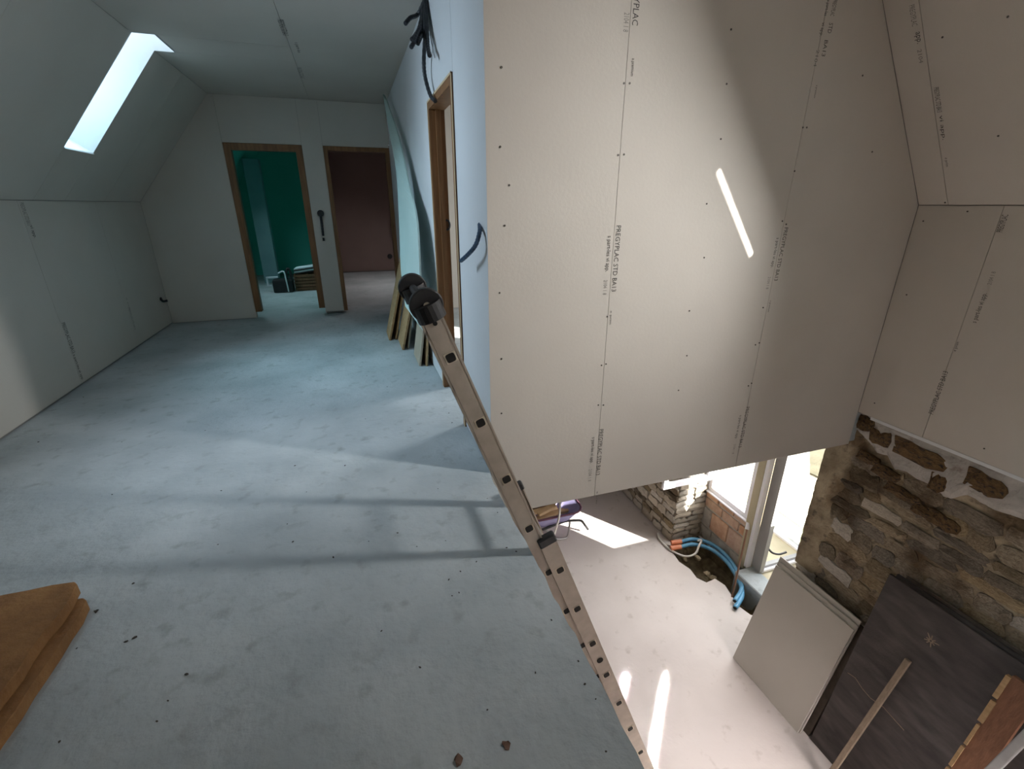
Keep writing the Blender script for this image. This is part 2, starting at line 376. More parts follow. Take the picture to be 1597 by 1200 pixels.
panels(ce, [rc(X1+.09, 2.585, YW+.1, 6.75)], (0, 0, ZC-.001), (1, 0, 0), (0, 1, 0), (0, 0, -1))

# ------------------------------------------------------------------ corridor wall on the right, with its doorway
DY0, DY1, DH = 2.832, 3.66, 2.075
wr = struct('wall_right', box(box(box(NB(), X1+.014, X1+.074, YW+.014, DY0, 0, ZC), X1+.014, X1+.074, DY1, YF, 0, ZC), X1+.014, X1+.074, DY0, DY1, DH, ZC), 'board_back')
wrp = panels(wr, [rc(YW, DY0, .012, ZC), rc(DY0, DY1, DH, ZC), rc(DY1, 4.85, .012, ZC), rc(4.85, 6.05, .012, ZC), rc(6.05, YF, .012, ZC)], (X1, 0, 0), (0, 1, 0), (0, 0, 1), (-1, 0, 0), 'white_wall')
panels(wr, [rc(YW+.09, DY0, 0, ZC), rc(DY0, DY1, DH, ZC), rc(DY1, 5.2, 0, ZC), rc(5.2, 6.75, 0, ZC)], (X1+.088, 0, 0), (0, 1, 0), (0, 0, 1), (1, 0, 0), 'board')
r = bpy.data.objects.new('door_3', None); col.objects.link(r); r.location = (X1, (DY0+DY1)/2, 0); r['kind'] = 'structure'; r['label'] = 'brown wooden frame of the doorway in the pale blue corridor wall'
fw = .05
for p, q in ((DY0, DY0+fw), (DY1-fw, DY1)):
    link('door_jamb', B(X1-.008, X1+.10, p, q, .0, DH-fw), 'frame_wood', r)
    link('door_stop', B(X1+.035, X1+.07, q if p == DY0 else p-.018, q+.018 if p == DY0 else p, 0, DH-fw), 'frame_wood', r)
link('door_head', B(X1-.008, X1+.10, DY0, DY1, DH-fw, DH), 'frame_wood', r)
bm = B(X1-.010, X1-.0085, DY0-.004, DY0+.012, 0, DH+.004); box(bm, X1-.010, X1-.0085, DY1-.012, DY1+.004, 0, DH+.004); box(bm, X1-.010, X1-.0085, DY0-.004, DY1+.004, DH-.008, DH+.004)
link('frame_edge', bm, 'frame_light', r, label='pale raw edge strip around the doorway')

# ------------------------------------------------------------------ big ivory wall over the stairwell (faces the camera)
SX = [X1, at(955, 400, 1, YW).x, at(1212, 400, 1, YW).x, XR]
def zs(x): return min(ZC, 1.42 + (XR-x)*1.376)
ww = struct('wall_stair_end', ext(NB(), [(X1+.015, YW+.014, -.29), (XR, YW+.014, -.29), (XR, YW+.014, 1.42), (2.585, YW+.014, ZC), (X1+.015, YW+.014, ZC)], (0, .06, 0)), 'board_back')
ZB = -.293
wwp = panels(ww, [rc(X1-.001, SX[1], ZB, ZC), rc(SX[1], SX[2], ZB, ZC), [(SX[2], ZB), (XR, ZB), (XR, 1.42), (2.585, ZC), (SX[2], ZC)]], (0, YW, 0), (1, 0, 0), (0, 0, 1), (0, -1, 0))
NW = (0, -1, 0)
def wpan(x): return wwp[0] if x < SX[1] else (wwp[1] if x < SX[2] else wwp[2])
def wtext(txt, x0, y0, x1, y1, h, ink='ink'):
    a, b = at(x0, y0, 1, YW), at(x1, y1, 1, YW)
    a.x = b.x = (a.x+b.x)/2
    print_on(wpan(a.x), txt, a, b, NW, h, ink)
STD = 'PREGYPLAC STD BA13'
for t in ((STD, 967, 352, 955, 455, .027), ('s part-les vi app.', 950, 368, 946, 424, .030), (STD, 937, 670, 933, 741, .028), ('s part-les vi app.', 926, 682, 921, 723, .030),
          ('e prim', 953, 485, 951, 506, .016), ('e prim', 931, 767, 930, 786, .016), ('PREGYPLAC', 995, -40, 991, 40, .030), ('a premium', 987, 91, 985, 119, .020),
          (STD, 1227, 355, 1209, 438, .027), ('s part-les vi app.', 1213, 371, 1203, 418, .028), ('a premium', 1201, 469, 1198, 487, .016), (STD, 1166, 635, 1154, 698, .027), ('s part-les vi app.', 1155, 648, 1147, 685, .028),
          ('PREGYPLAC', 1303, 0, 1297, 25, .026), ('STD', 1296, 36, 1293, 52, .026), ('BA13', 1289, 63, 1283, 88, .024), ('s part-les', 1291, 0, 1287, 25, .026), ('vi app.', 1284, 35, 1279, 57, .026),
          ('a premium', 1274, 133, 1269, 153, .016)):
    wtext(*t)
for t in (('2104 1 8', 945, 437, 942, 460, .022), ('2104 1 8', 921, 732, 919, 751, .022), ('2104 1 8', 1200, 432, 1196, 451, .02), ('2104 1 8', 1146, 693, 1143, 708, .018),
          ('2104 1 8', 978, 20, 975, 50, .026), ('2104', 1276, 78, 1270, 104, .02)):
    wtext(*t, 'ink_faint')
for x, y in ((782, 105), (780, 229), (794, 289), (787, 352), (779, 457), (782, 560), (782, 645), (973, 130), (982, 130), (964, 242), (973, 241), (947, 494), (938, 570), (945, 568), (933, 632), (941, 632),
             (1140, 46), (1133, 131), (1124, 217), (1102, 318), (1098, 402), (1075, 485), (1071, 555), (1058, 609), (1252, 199), (1258, 199), (1239, 267), (1220, 345), (1226, 350), (1190, 480), (1178, 538), (1184, 535), (1167, 602), (1172, 598), (1360, 237), (1345, 118)):
    p = at(x, y, 1, YW); screw(wpan(p.x), p, NW)
# small chip of bare gypsum along the lower edge
# ------------------------------------------------------------------ right knee wall and slope (boards on edge of the stairwell)
wk = struct('wall_right_knee', B(XR+.014, XR+.10, YB-.1, YW+.14, -.03, 1.47), 'board_back')
wkp = panels(wk, [rc(-.64, .56, -.022, 1.417), rc(.56, 1.762, -.022, 1.417), rc(1.762, YW-.002, -.022, 1.417), rc(YB, -.64, -.022, 1.417)], (XR, 0, 0), (0, 1, 0), (0, 0, 1), (-1, 0, 0))
tr = struct('trim_1', B(XR-.003, XR+.05, YB, 2.10, -.042, -.020), 'plaster'); tr['label'] = 'white metal edge bead under the boarded knee wall'
bm = NB()
def shell(ya, yb, ua, ub): ext(bm, [KR+US*u_+NS*.016+V((0, y_, 0)) for y_, u_ in ((ya, ua), (yb, ua), (yb, ub), (ya, ub))], NS*.06)
shell(YB-.1, WY0-.012, -.04, 1.62); shell(WY1+.012, YW+.1, -.04, 1.62); shell(WY0-.012, WY1+.012, -.04, WU0-.012); shell(WY0-.012, WY1+.012, WU1+.012, 1.62)
cr = struct('ceiling_right', bm, 'board_back')
crp = panels(cr, [rc(2.035, YW-.002, 0, 1.47), rc(WY1, 2.035, 0, 1.47), rc(WY0, WY1, 0, WU0), rc(WY0, WY1, WU1, 1.47), rc(-.4, WY0, 0, 1.47), rc(YB, -.4, 0, 1.47)], KR, (0, 1, 0), US, -NS)
bm = NB()
def rr(y, u, d): return KR + US*u + NS*d + V((0, y, 0))
ext(bm, [rr(WY0, WU0, 0), rr(WY0, WU1, 0), rr(WY0, WU1, WD), rr(WY0, WU0, WD)], (0, -.012, 0))
ext(bm, [rr(WY1, WU0, 0), rr(WY1, WU1, 0), rr(WY1, WU1, WD), rr(WY1, WU0, WD)], (0, .012, 0))
ext(bm, [rr(WY0, WU0, 0), rr(WY1, WU0, 0), rr(WY1, WU0, WD), rr(WY0, WU0, WD)], -US*.012)
ext(bm, [rr(WY0, WU1, 0), rr(WY1, WU1, 0), rr(WY1, WU1, WD), rr(WY0, WU1, WD)], US*.012)
w2 = struct('window_2', bm, 'plaster')
bm = NB(); e_ = .06; i_ = .013
for y_, u_, ly, lu_ in ((WY0-e_, WU0-e_, e_-i_, WU1-WU0+2*e_), (WY1+i_, WU0-e_, e_-i_, WU1-WU0+2*e_), (WY0-i_, WU0-e_, WY1-WY0+2*i_, e_-i_), (WY0-i_, WU1+i_, WY1-WY0+2*i_, e_-i_)):
    obox(bm, rr(y_, u_, WD-.06), (0, ly, 0), US*lu_, NS*.058)
link('window_frame', bm, 'pvc', w2)
link('window_pane', obox(NB(), rr(WY0, WU0, WD+.02), (0, WY1-WY0, 0), US*(WU1-WU0), NS*.006), 'glass', w2)
def ktext(txt, x0, y0, x1, y1, h, ink='ink'):
    a, b = at(x0, y0, 0, XR), at(x1, y1, 0, XR); a.y = b.y = (a.y+b.y)/2
    pn = wkp[2] if a.y > 1.762 else wkp[1]
    print_on(pn, txt, a, b, (-1, 0, 0), h, ink)
ktext(STD, 1450, 645, 1477, 580, .027); ktext('e prim', 1488, 548, 1496, 534, .02); ktext('s part-les vi app.', 1516, 503, 1541, 458, .032)
ktext('2104 1 8', 1542, 444, 1551, 424, .02, 'ink_faint'); ktext('PREGYPLAC', 1556, 362, 1571, 335, .028)
nn = V((.984, 0, .715)).normalized()
def ats(x, y):
    d = _Rt*((x-798.5)/FPX) - _Up*((y-600)/FPX) + _Fw
    return CAM + d*(NS.dot(KR-CAM)/NS.dot(d))
def stext(txt, x0, y0, x1, y1, h, ink='ink'):
    a, b = ats(x0, y0), ats(x1, y1); a.y = b.y = (a.y+b.y)/2
    print_on(crp[0] if a.y > 2.035 else crp[1], txt, a, b, -NS, h, ink)
stext('PREGYPLAC', 1421, 8, 1428, 40, .026, 'ink_faint'); stext('app.', 1430, 50, 1432, 68, .028); stext('2104', 1434, 77, 1437, 98, .02, 'ink_faint')
stext(STD, 1461, 136, 1465, 175, .024); stext('vi app.', 1466, 180, 1473, 218, .024); stext('e prim', 1475, 246, 1477, 260, .018)
for x, y in ((1350, 233), (1470, 58), (1557, 212), (1572, 26), (1474, 316), (1440, 345), (1414, 460), (1364, 629), (1535, 700), (1509, 330)):
    p = ats(x, y) if y < 322 else at(x, y, 0, XR)
    if y < 322:
        if p.y < YW: screw(crp[0] if p.y > 2.035 else crp[1], p, -NS)
    elif p.y < YW: screw(wkp[2] if p.y > 1.762 else wkp[1], p, (-1, 0, 0))

# prints along the board joints of the left side
def ltext(txt, x0, y0, x1, y1, h, ink='ink'):
    a, b = at(x0, y0, 0, -2.29), at(x1, y1, 0, -2.29); a.y = b.y = (a.y+b.y)/2 + .03
    pn = next(p for p, q in zip(wlp, ys[1:]) if a.y < q)
    print_on(pn, txt, a, b, (1, 0, 0), h, ink)
ltext(STD, 26, 316, 45, 352, .05, 'ink_faint'); ltext('vi app.', 44, 352, 51, 372, .05, 'ink'); ltext(STD, 95, 505, 112, 552, .05, 'ink'); ltext('s part-les vi app.', 112, 555, 126, 595, .045, 'ink'); ltext('e prim', 196, 465, 201, 490, .03, 'ink_faint'); ltext(STD, 200, 480, 208, 516, .04, 'ink_faint')
def ctext(txt, x0, y0, x1, y1, h, ink='ink'):
    a, b = at(x0, y0, 2, ZC), at(x1, y1, 2, ZC); a.x = b.x = (a.x+b.x)/2
    pn = cpp[5 + (0 if a.y < .9 else 1 if a.y < 3.4 else 2 if a.y < 5.9 else 3)]
    print_on(pn, txt, a, b, (0, 0, -1), h, ink)
ctext(STD, 438, 30, 445, 55, .04); ctext('s part-les', 462, 66, 466, 82, .035); ctext(STD, 466, 105, 472, 122, .04, 'ink_faint')

# ------------------------------------------------------------------ end walls nobody sees but which close the house
bm = B(-2.4, 3.6, YB-.1, YB, 0, 2.7); struct('wall_back', bm, 'board')
bm = B(-2.5, -2.4, YB-.1, 9.1, ZL-.1, -.285); struct('wall_left_lower', bm, 'board')
struct('wall_back_lower', B(-2.4, 3.55, YB-.1, YB, ZL, -.285), 'board')
struct('wall_far_lower', B(-2.4, 4.1, 9, 9.1, ZL, -.285), 'board')

# ------------------------------------------------------------------ lower floor with the dug-out trench
bm = NB()
trench = [(3.50, 3.95), (3.47, 3.78), (3.52, 3.62), (3.50, 3.48), (3.56, 3.38), (3.70, 3.40), (3.74, 3.28), (3.70, 3.12), (3.66, 2.99), (3.70, 2.84), (3.79, 2.80), (3.86, 2.90), (3.92, 3.05), (3.95, 3.25), (4.04, 3.36), (4.05, 3.6), (4.06, 3.9), (4.02, 4.10), (3.85, 4.12), (3.64, 4.11)]
outer = [(-2.45, YB-.1), (4.15, YB-.1), (4.15, 9.1), (-2.45, 9.1)]
vo = [bm.verts.new((x, y, ZL)) for x, y in outer]; vt = [bm.verts.new((x, y, ZL)) for x, y in trench]
ed = [bm.edges.new((vo[i], vo[(i+1) % 4])) for i in range(4)] + [bm.edges.new((vt[i], vt[(i+1) % len(vt)])) for i in range(len(vt))]
bmesh.ops.triangle_fill(bm, use_beauty=True, use_dissolve=False, edges=ed)
for f in list(bm.faces):
    c = f.calc_center_median()
fl = struct('floor_lower', bm, 'screed')
bm = NB(); vt = [bm.verts.new((x, y, ZL)) for x, y in trench]
cxm = sum(p[0] for p in trench)/len(trench); cym = sum(p[1] for p in trench)/len(trench)
rings = [vt]
for k, (s, dz) in enumerate(((.97, -.06), (.90, -.16), (.74, -.22), (.45, -.24))):
    rings.append([bm.verts.new((cxm+(x-cxm)*s+random.uniform(-.02, .02), cym+(y-cym)*s+random.uniform(-.02, .02), ZL+dz+random.uniform(-.03, .03))) for x, y in trench])
for a, b in zip(rings, rings[1:]):
    for i in range(len(a)): bm.faces.new((a[i], a[(i+1) % len(a)], b[(i+1) % len(a)], b[i]))
bm.faces.new(rings[-1])
link('trench', bm, 'soil', fl, label='dug out trench of dark soil at the window wall')
# broken lumps of soil and rubble along the trench
def lump(seed, sx, sy, sz):
    rnd = random.Random(seed); bm = NB(); bmesh.ops.create_icosphere(bm, subdivisions=1, radius=1)
    for v in bm.verts: v.co = V((v.co.x*sx, v.co.y*sy, v.co.z*sz))*rnd.uniform(.75, 1.2)
    return bm
for i, (x, y) in enumerate(((1103, 893), (1112, 900), (1088, 868), (1068, 872), (1172, 905), (1183, 925), (1190, 940), (1195, 962), (1070, 842), (1080, 838), (1095, 846), (1062, 835))):
    p = at(x, y, 2, ZL); bm = lump(50+i, random.uniform(.03, .06), random.uniform(.03, .06), random.uniform(.02, .045)); bmesh.ops.translate(bm, verts=bm.verts, vec=p + V((0, 0, -.02)))
    o = link('rubble_lump', bm, random.choice(['soil', 'stone', 'earth_mortar']), fl)

# ------------------------------------------------------------------ rubble stone walls
def stone_mesh(seed, m):
    rnd = random.Random(seed); bm = NB(); nx, ny = 5, 3; g = {}
    for i in range(nx):
        for j in range(ny):
            u = i/(nx-1)-.5; v = j/(ny-1)-.5
            edge_ = i in (0, nx-1) or j in (0, ny-1); cor = i in (0, nx-1) and j in (0, ny-1)
            k = .86 if cor else 1
            g[i, j] = bm.verts.new((-(rnd.uniform(.15, .55) if edge_ else rnd.uniform(.6, 1)), u*k + rnd.uniform(-.06, .06), v*k + rnd.uniform(-.13, .13)))
    for i in range(nx-1):
        for j in range(ny-1): bm.faces.new((g[i, j], g[i, j+1], g[i+1, j+1], g[i+1, j]))
    loop = [(i, 0) for i in range(nx)] + [(nx-1, 1)] + [(i, ny-1) for i in range(nx-1, -1, -1)] + [(0, 1)]
    bk = [bm.verts.new((2.2, g[k].co.y*.92, g[k].co.z*.92)) for k in loop]
    for a in range(len(loop)):
        b = (a+1) % len(loop); bm.faces.new((g[loop[a]], g[loop[b]], bk[b], bk[a]))
    bmesh.ops.recalc_face_normals(bm, faces=bm.faces)
    me = bpy.data.meshes.new('stone'); bm.to_mesh(me); bm.free(); me.materials.append(M[m])
    return me
SM = [stone_mesh(i, 'stone') for i in range(14)]
SP = [stone_mesh(40+i, 'stone_pale') for i in range(8)]
SB = [stone_mesh(60+i, 'stone_brown') for i in range(4)]
def stone(parent, meshes, p, wdt, hgt, dep, rz=0, tilt=0, name='stone'):
    o = bpy.data.objects.new(name, random.choice(meshes)); col.objects.link(o); o.parent = parent
    o.location = V(p) - wloc(parent); o.scale = (dep, wdt, hgt); o.rotation_euler = (tilt, 0, rz)
    return o
XS = 3.55
def rough_face(name, parent, pt, nu, nv, m, amp, label=None, smooth=True):
    bm = NB(); g_ = [[bm.verts.new(pt(i/nu, j/nv, random.uniform(-amp, amp))) for j in range(nv+1)] for i in range(nu+1)]
    for i in range(nu):
        for j in range(nv): bm.faces.new((g_[i][j], g_[i][j+1], g_[i+1][j+1], g_[i+1][j]))
    return link(name, bm, m, parent, smooth=smooth, label=label)
wn = struct('wall_right_lower', B(XS+.012, 4.12, YB-.1, 2.40, ZL-.05, -.03), 'earth_mortar')
rough_face('mortar_face', wn, lambda u, v, r_: V((XS-.002+r_, 2.405-u*1.95, ZL-.02+v*2.74)), 56, 80, 'earth_mortar', .009)
z = ZL-.02; row = 0
while z < -.40:
    h = random.uniform(.075, .145); y = 2.415 - random.uniform(0, .03) - (random.uniform(.12, .20) if z > -1.55 else 0)
    while y > .72:
        wdt = random.uniform(.13, .36)
        if y < 1.35 and z < -1.25 and random.random() < .0: pass
        stone(wn, SM if random.random() < .86 else SP, (XS, y-wdt/2, z+h/2+random.uniform(-.012, .012)), wdt*1.0, h*.97, random.uniform(.018, .042), 0, random.uniform(-.10, .10))
        y -= wdt
    z += h; row += 1
# the strip of the wall past the right edge of the view, joined
bm = NB(); z = ZL
while z < -.1:
    h = random.uniform(.08, .15); y = .72
    while y > YB:
        wdt = random.uniform(.15, .36); q = [V((XS-random.uniform(.0, .03), yy, zz)) for yy, zz in ((y-.006, z+.006), (y-.006, z+h-.006), (y-wdt+.006, z+h-.006), (y-wdt+.006, z+.006))]
        ext(bm, q, (.06, 0, 0)); y -= wdt
    z += h
rough_face('render_patch', wn, lambda u, v, r_: V((XS-.026+r_+.03*max(0, u-.6)*2.5, 2.412-u*(.24+.05*math.sin(v*23)), -1.62+v*1.58)), 10, 50, 'earth_mortar', .005, 'smooth tan render along the door jamb')
o = link('rubble_masonry', bm, 'stone', wn); o['kind'] = 'stuff'
# smear of grey mortar over the top of the wall with brown stones showing through
low = [at(x, y, 0, XS) for x, y in ((1340, 668), (1362, 700), (1385, 712), (1400, 738), (1425, 737), (1440, 752), (1462, 772), (1490, 788), (1512, 772), (1530, 785), (1560, 800), (1597, 812))]
bm = NB(); N_ = 26; rowsv = []
ylow = [(p.y, p.z) for p in low]
def zlow(y):
    for (ya, za), (yb, zb) in zip(ylow, ylow[1:]):
        if yb <= y <= ya: return za + (zb-za)*(ya-y)/(ya-yb)
    return ylow[0][1] if y > ylow[0][0] else ylow[-1][1]
for i in range(N_+1):
    y = 2.26 - i*(2.26-.4)/N_; zl_ = zlow(y) + random.uniform(-.02, .02)
    rowsv.append([bm.verts.new((XS - (.004 if k == 0 else .03 + random.uniform(-.008, .008)), y, zl_ + (-.035-zl_)*k/6)) for k in range(7)])
for a, b in zip(rowsv, rowsv[1:]):
    for k in range(6): bm.faces.new((a[k], a[k+1], b[k+1], b[k]))
link('mortar_smear', bm, 'mortar', wn, label='pale grey mortar smeared over the top courses')
for x0, y0, x1, y1 in ((1392, 684, 1474, 734), (1508, 730, 1566, 780), (1357, 668, 1388, 696), (1335, 652, 1362, 668), (1450, 745, 1475, 762)):
    p = at((x0+x1)/2, (y0+y1)/2, 0, XS-.03); a = at(x0, y0, 0, XS); b = at(x1, y1, 0, XS)
    stone(wn, SB, (XS-.022, p.y, p.z), abs(a.y-b.y)*1.0, .115, .035, 0, random.uniform(-.05, .1))
for x0, y0 in ((1352, 715), (1380, 738), (1405, 770), (1440, 800), (1470, 815)):
    p = at(x0, y0, 0, XS-.03); stone(wn, SB, (XS-.012, p.y, p.z), random.uniform(.16, .26), random.uniform(.07, .11), .04, 0, .05)
struct('trim_2', B(XS+.02, 4.12, 2.40, 4.13, -.45, -.03), 'earth_mortar')['label'] = 'lintel over the window bay'

wo = struct('wall_right_lower_far', B(XS+.07, 4.12, 4.15, 9, ZL-.05, -.285), 'earth_mortar')
z = ZL-.02
while z < -1.35:
    h = random.uniform(.08, .14); y = 4.12
    while y < 5.9:
        wdt = random.uniform(.14, .32)
        stone(wo, SP if random.random() < .75 else SM, (XS+.055, y+wdt/2, z+h/2), wdt*.97, h*.93, random.uniform(.02, .045), 0, random.uniform(-.06, .06)); y += wdt
    z += h
# jamb of the bay: courses of long flat stones facing the door
z = ZL-.12; k = 0
while z < -.9:
    h = random.uniform(.065, .095); x = XS+.06; first = True
    while x < 4.08:
        wdt = min(random.uniform(.16, .30), 4.10-x)
        if wdt < .06: break
        stone(wo, SP, (x+wdt/2, 4.13, z+h/2), wdt*1.0, h*.95, random.uniform(.022, .04), math.pi/2, random.uniform(-.05, .05)); x += wdt
    z += h

# ------------------------------------------------------------------ block infill under the window
XB = 4.05
wi = struct('wall_window_infill', B(XB+.012, 4.25, 3.36, 4.14, ZL-.3, -2.05), 'mortar')
zz = ZL-.22
cours = [(-2.98, -2.78), (-2.77, -2.575), (-2.56, -2.30), (-2.285, -2.15), (-2.14, -2.045)]
for ci, (za, zb) in enumerate(cours):
    y = 3.37; first = True
    lens = (.30, .30, .30) if ci in (2,) else (.22, .33, .3) if ci == 1 else (.16, .28, .33) if ci == 3 else (.26, .26, .28)
    for ln in lens:
        yb = min(y+ln, 4.12)
        if yb - y > .05:
            bm = bevel(B(XB - random.uniform(.0, .012), XB+.05, y+.007, yb-.007, za+.006, zb-.006), .006)
            link('block', bm, 'brick' if (ci >= 2 and y < 3.95) else 'mortar', wi)
        y = yb
# window 3: fixed frame and the sash swung into the room
w3 = bpy.data.objects.new('window_3', None); col.objects.link(w3); w3.location = (4.1, 3.8, -2.03); w3['kind'] = 'structure'; w3['label'] = 'white window over the block infill with one sash open'
bm = B(XB+.01, XB+.08, 3.44, 4.12, -2.045, -1.985); box(bm, XB+.01, XB+.08, 3.44, 3.50, -1.985, -.5); box(bm, XB+.01, XB+.08, 4.06, 4.12, -1.985, -.5)
link('window_frame', bm, 'pvc', w3)
link('window_sill', B(XB-.02, XB+.12, 3.40, 4.12, -2.062, -2.046), 'pvc', w3)
bm = B(3.31, 4.03, 4.055, 4.095, -1.86, -1.79); box(bm, 3.31, 3.37, 4.055, 4.095, -1.79, -.55); box(bm, 3.97, 4.03, 4.055, 4.095, -1.79, -.55)
sh = link('window_sash', bm, 'pvc', w3)
link('window_pane', B(3.37, 3.97, 4.072, 4.078, -1.79, -.55), 'glass', sh)
# masonry post between window and door
bm = bevel(B(XB-.02, 4.22, 3.335, 3.437, ZL+.1, -.45), .008)
struct('wall_window_post', bm, 'terrace')
# door 4: outer frame and the glazed leaf swung outwards
d4 = bpy.data.objects.new('door_4', None); col.objects.link(d4); d4.location = (4.1, 3.2, -2.6); d4['kind'] = 'structure'; d4['label'] = 'glazed garden door in the bay, its leaf standing open'
link('door_frame', B(XB-.02, XB+.05, 3.296, 3.333, -2.62, -.45), 'pvc', d4)
bm = B(XB+.05, XB+.11, 3.165, 3.293, -2.60, -.5); box(bm, XB+.11, 4.87, 3.195, 3.245, -2.60, -2.55); box(bm, 4.79, 4.87, 3.19, 3.25, -2.55, -.5)
lf = link('door_leaf', bm, 'pvcgrey', d4)
link('door_glass', B(XB+.11, 4.79, 3.216, 3.222, -2.55, -.5), 'glass', lf)
link('door_threshold', B(XB+.09, 4.87, 3.165, 3.20, -2.615, -2.585), 'pvc', d4)
link('door_handle', tube(NB(), spline([(4.17, 3.19, -2.28), (4.19, 3.14, -2.31), (4.25, 3.10, -2.315), (4.33, 3.08, -2.29)]), .012), 'black', d4, label='black curved handle')
struct('floor_bay_step', bevel(B(3.87, 4.14, 2.41, 3.30, ZL-.2, -2.62), .01), 'concrete')
# outside
struct('floor_terrace', B(4.14, 4.86, 1.5, 6.5, -2.9, -2.63), 'terrace')
tk = struct('trim_3', B(4.86, 4.92, 1.5, 7.5, -2.9, -2.60), 'pvc'); tk['label'] = 'white kerb strip between terrace and lawn'
tk2 = struct('trim_4', B(4.98, 5.01, 1.5, 7.5, -2.9, -2.62), 'pvc'); tk2['label'] = 'thin pale border strip in the lawn'
bm = NB(); vs = [bm.verts.new((x_, y_, -2.64)) for x_, y_ in ((6.9, -20), (60, -20), (60, 60), (30, 60), (7.6, 12), (6.9, 7), (6.5, 5.2), (6.7, 4.2), (6.4, 3))]; bm.faces.new(vs)
for v in bm.verts: v.co.z = -2.645 + max(0, v.co.x-5.35)*.0085 + .02
struct('floor_field', bm, 'field')
bm = NB(); vs = [bm.verts.new(p) for p in ((4.86, -20, -2.66), (14.0, -20, -2.66), (14.0, 40, -2.66), (4.86, 40, -2.66))]; bm.faces.new(vs); struct('floor_lawn', bm, 'grass')
bm = NB(); vs = [bm.verts.new(p) for p in ((5.35, -20, -2.655), (60, -20, -2.2), (60, 60, -2.2), (5.35, 60, -2.655))]; bm.faces.new(vs); struct('floor_gravel', bm, 'gravel')

struct('wall_sun_block', B(4.12, 6.2, 1.5, 1.8, -2.9, -.90), 'earth_mortar')  # unseen wall added to keep direct sun off the door and terrace

# ------------------------------------------------------------------ extension ladder
d = V((.099, .0, -.262)); dn = d.normalized(); dx = V((dn.z*-1, 0, dn.x))     # dx: across the stile, towards +x / up
P0 = V((.279, 1.511, .932)); LWID = .385
lad = thing('extension_ladder', at(1010, 1190, 1, 1.5), 'dusty two section aluminium extension ladder leaning on the slab edge over the stairwell', 'ladder')
lad.location = (1.75, 1.7, ZL)
def stile(y0, y1, a, b, base, hw, open_side):
    bm = NB(); o = base.copy(); o.y = 0
    L0 = o + d*a; L1 = o + d*b
    # web and two flanges: a C profile
    yw0, yw1 = (y0, y0+.003) if open_side > 0 else (y1-.003, y1)
    obox(bm, V((L0.x, yw0, L0.z)) - dx*hw, dx*2*hw, (0, yw1-yw0, 0), L1-L0)
    for s in (-hw, hw-.006): obox(bm, V((L0.x, y0, L0.z)) + dx*s, dx*.006, (0, y1-y0, 0), L1-L0)
    for s in (-hw-.0015, hw-.0055): obox(bm, V((L0.x, y0-.0015 if open_side > 0 else y1-.0085, L0.z)) + dx*s, dx*.007, (0, .010, 0), L1-L0)
    return bm
def section(base, a, b, ri, hw, nm, wid, bore_shift=0):
    yn = base.y; yf = base.y + wid
    link('stile', stile(yn, yn+.028, a, b, base, hw, 1), 'alu', lad)
    link('stile', stile(yf-.028, yf, a, b, base, hw, -1), 'alu', lad)
    for i in ri:
        p = base + d*i
        if p.z < ZL+.1: continue
        bm = NB(); r_ = .0145
        obox(bm, V((p.x, yn+.001, p.z)) - dx*r_ - dn*r_, dx*2*r_, dn*2*r_, (0, wid-.002, 0)); bevel(bm, .004, 2)
        rg = link('rung', bm, 'alu', lad)
        for yy in (yn-.0026, yf+.0002):
            bm = obox(NB(), V((p.x, yy, p.z)) - dx*.021 - dn*.019, dx*.042, dn*.038, (0, .0024, 0))
            bevel(bm, .0011); link('rung_collar', bm, 'rim', rg, label='bright pressed collar')
        bm = NB()
        ro = .0165
        pts = []
        for k in range(16):
            t = k/16*6.2832; cxk = math.copysign(abs(math.cos(t))**.5, math.cos(t)); syk = math.copysign(abs(math.sin(t))**.5, math.sin(t))
            pts.append(V((p.x, yn-.0028, p.z)) + dx*ro*cxk + dn*ro*syk)
        ext(bm, pts, (0, -.0008, 0)); link('rung_bore', bm, 'hole', rg, label='dark open end of the rung')
fly_hw, base_hw = .033, .036
section(P0, -.66, 9.3, range(0, 10), fly_hw, 'fly', LWID)
b0 = V((.722, 1.496, -.105)); 
section(b0, -.72, (ZL+.03-b0.z)/d.z, range(0, 11), base_hw, 'base', LWID+.06)
# small bolt under the top end and a bigger one on the base section
bm = NB(); p = P0 + d*(-.47); disc(bm, (p.x, P0.y-.003, p.z), (0, 1, 0), .008, .003, 10); link('bolt', bm, 'hole', lad)
bm = NB(); p = b0 + d*2.52; disc(bm, (p.x, b0.y-.003, p.z), (0, 1, 0), .017, .003, 14); link('bolt', bm, 'hole', lad)
# rollers with guards at the top
for yy in (P0.y+.012, P0.y+LWID-.012):
    p = P0 + d*(-.70); p.y = yy
    w_ = NB(); disc(w_, p - dx*.0, (0, 1, 0), .056, .030, 24); bevel(w_, .004)
    wh = link('roller', w_, 'black', lad, label='black rubber wall roller')
    hb = NB(); disc(hb, p - V((0, .017, 0)), (0, 1, 0), .012, .006, 12); link('hub', hb, 'rim', wh)
    cp = NB(); q = P0 + d*(-.62); q.y = yy
    tube(cp, [q + d*.10, q - d*.10], .049, 20); link('end_collar', cp, 'black', lad, label='black plastic end collar')
tb = NB(); p = P0 + d*(-.70); tube(tb, [(p.x, P0.y+.03, p.z), (p.x, P0.y+LWID-.03, p.z)], .016, 12); link('roller_axle', tb, 'black', lad)
for yy in (b0.y-.004, b0.y+LWID+.06-.028-.004):
    cp = NB(); p = b0 + d*(-.74); obox(cp, V((p.x, yy, p.z)) - dx*.041 , dx*.082, (0, .036, 0), d*.17); bevel(cp, .006); link('end_cap', cp, 'black', lad, label='black end cap of the lower section')
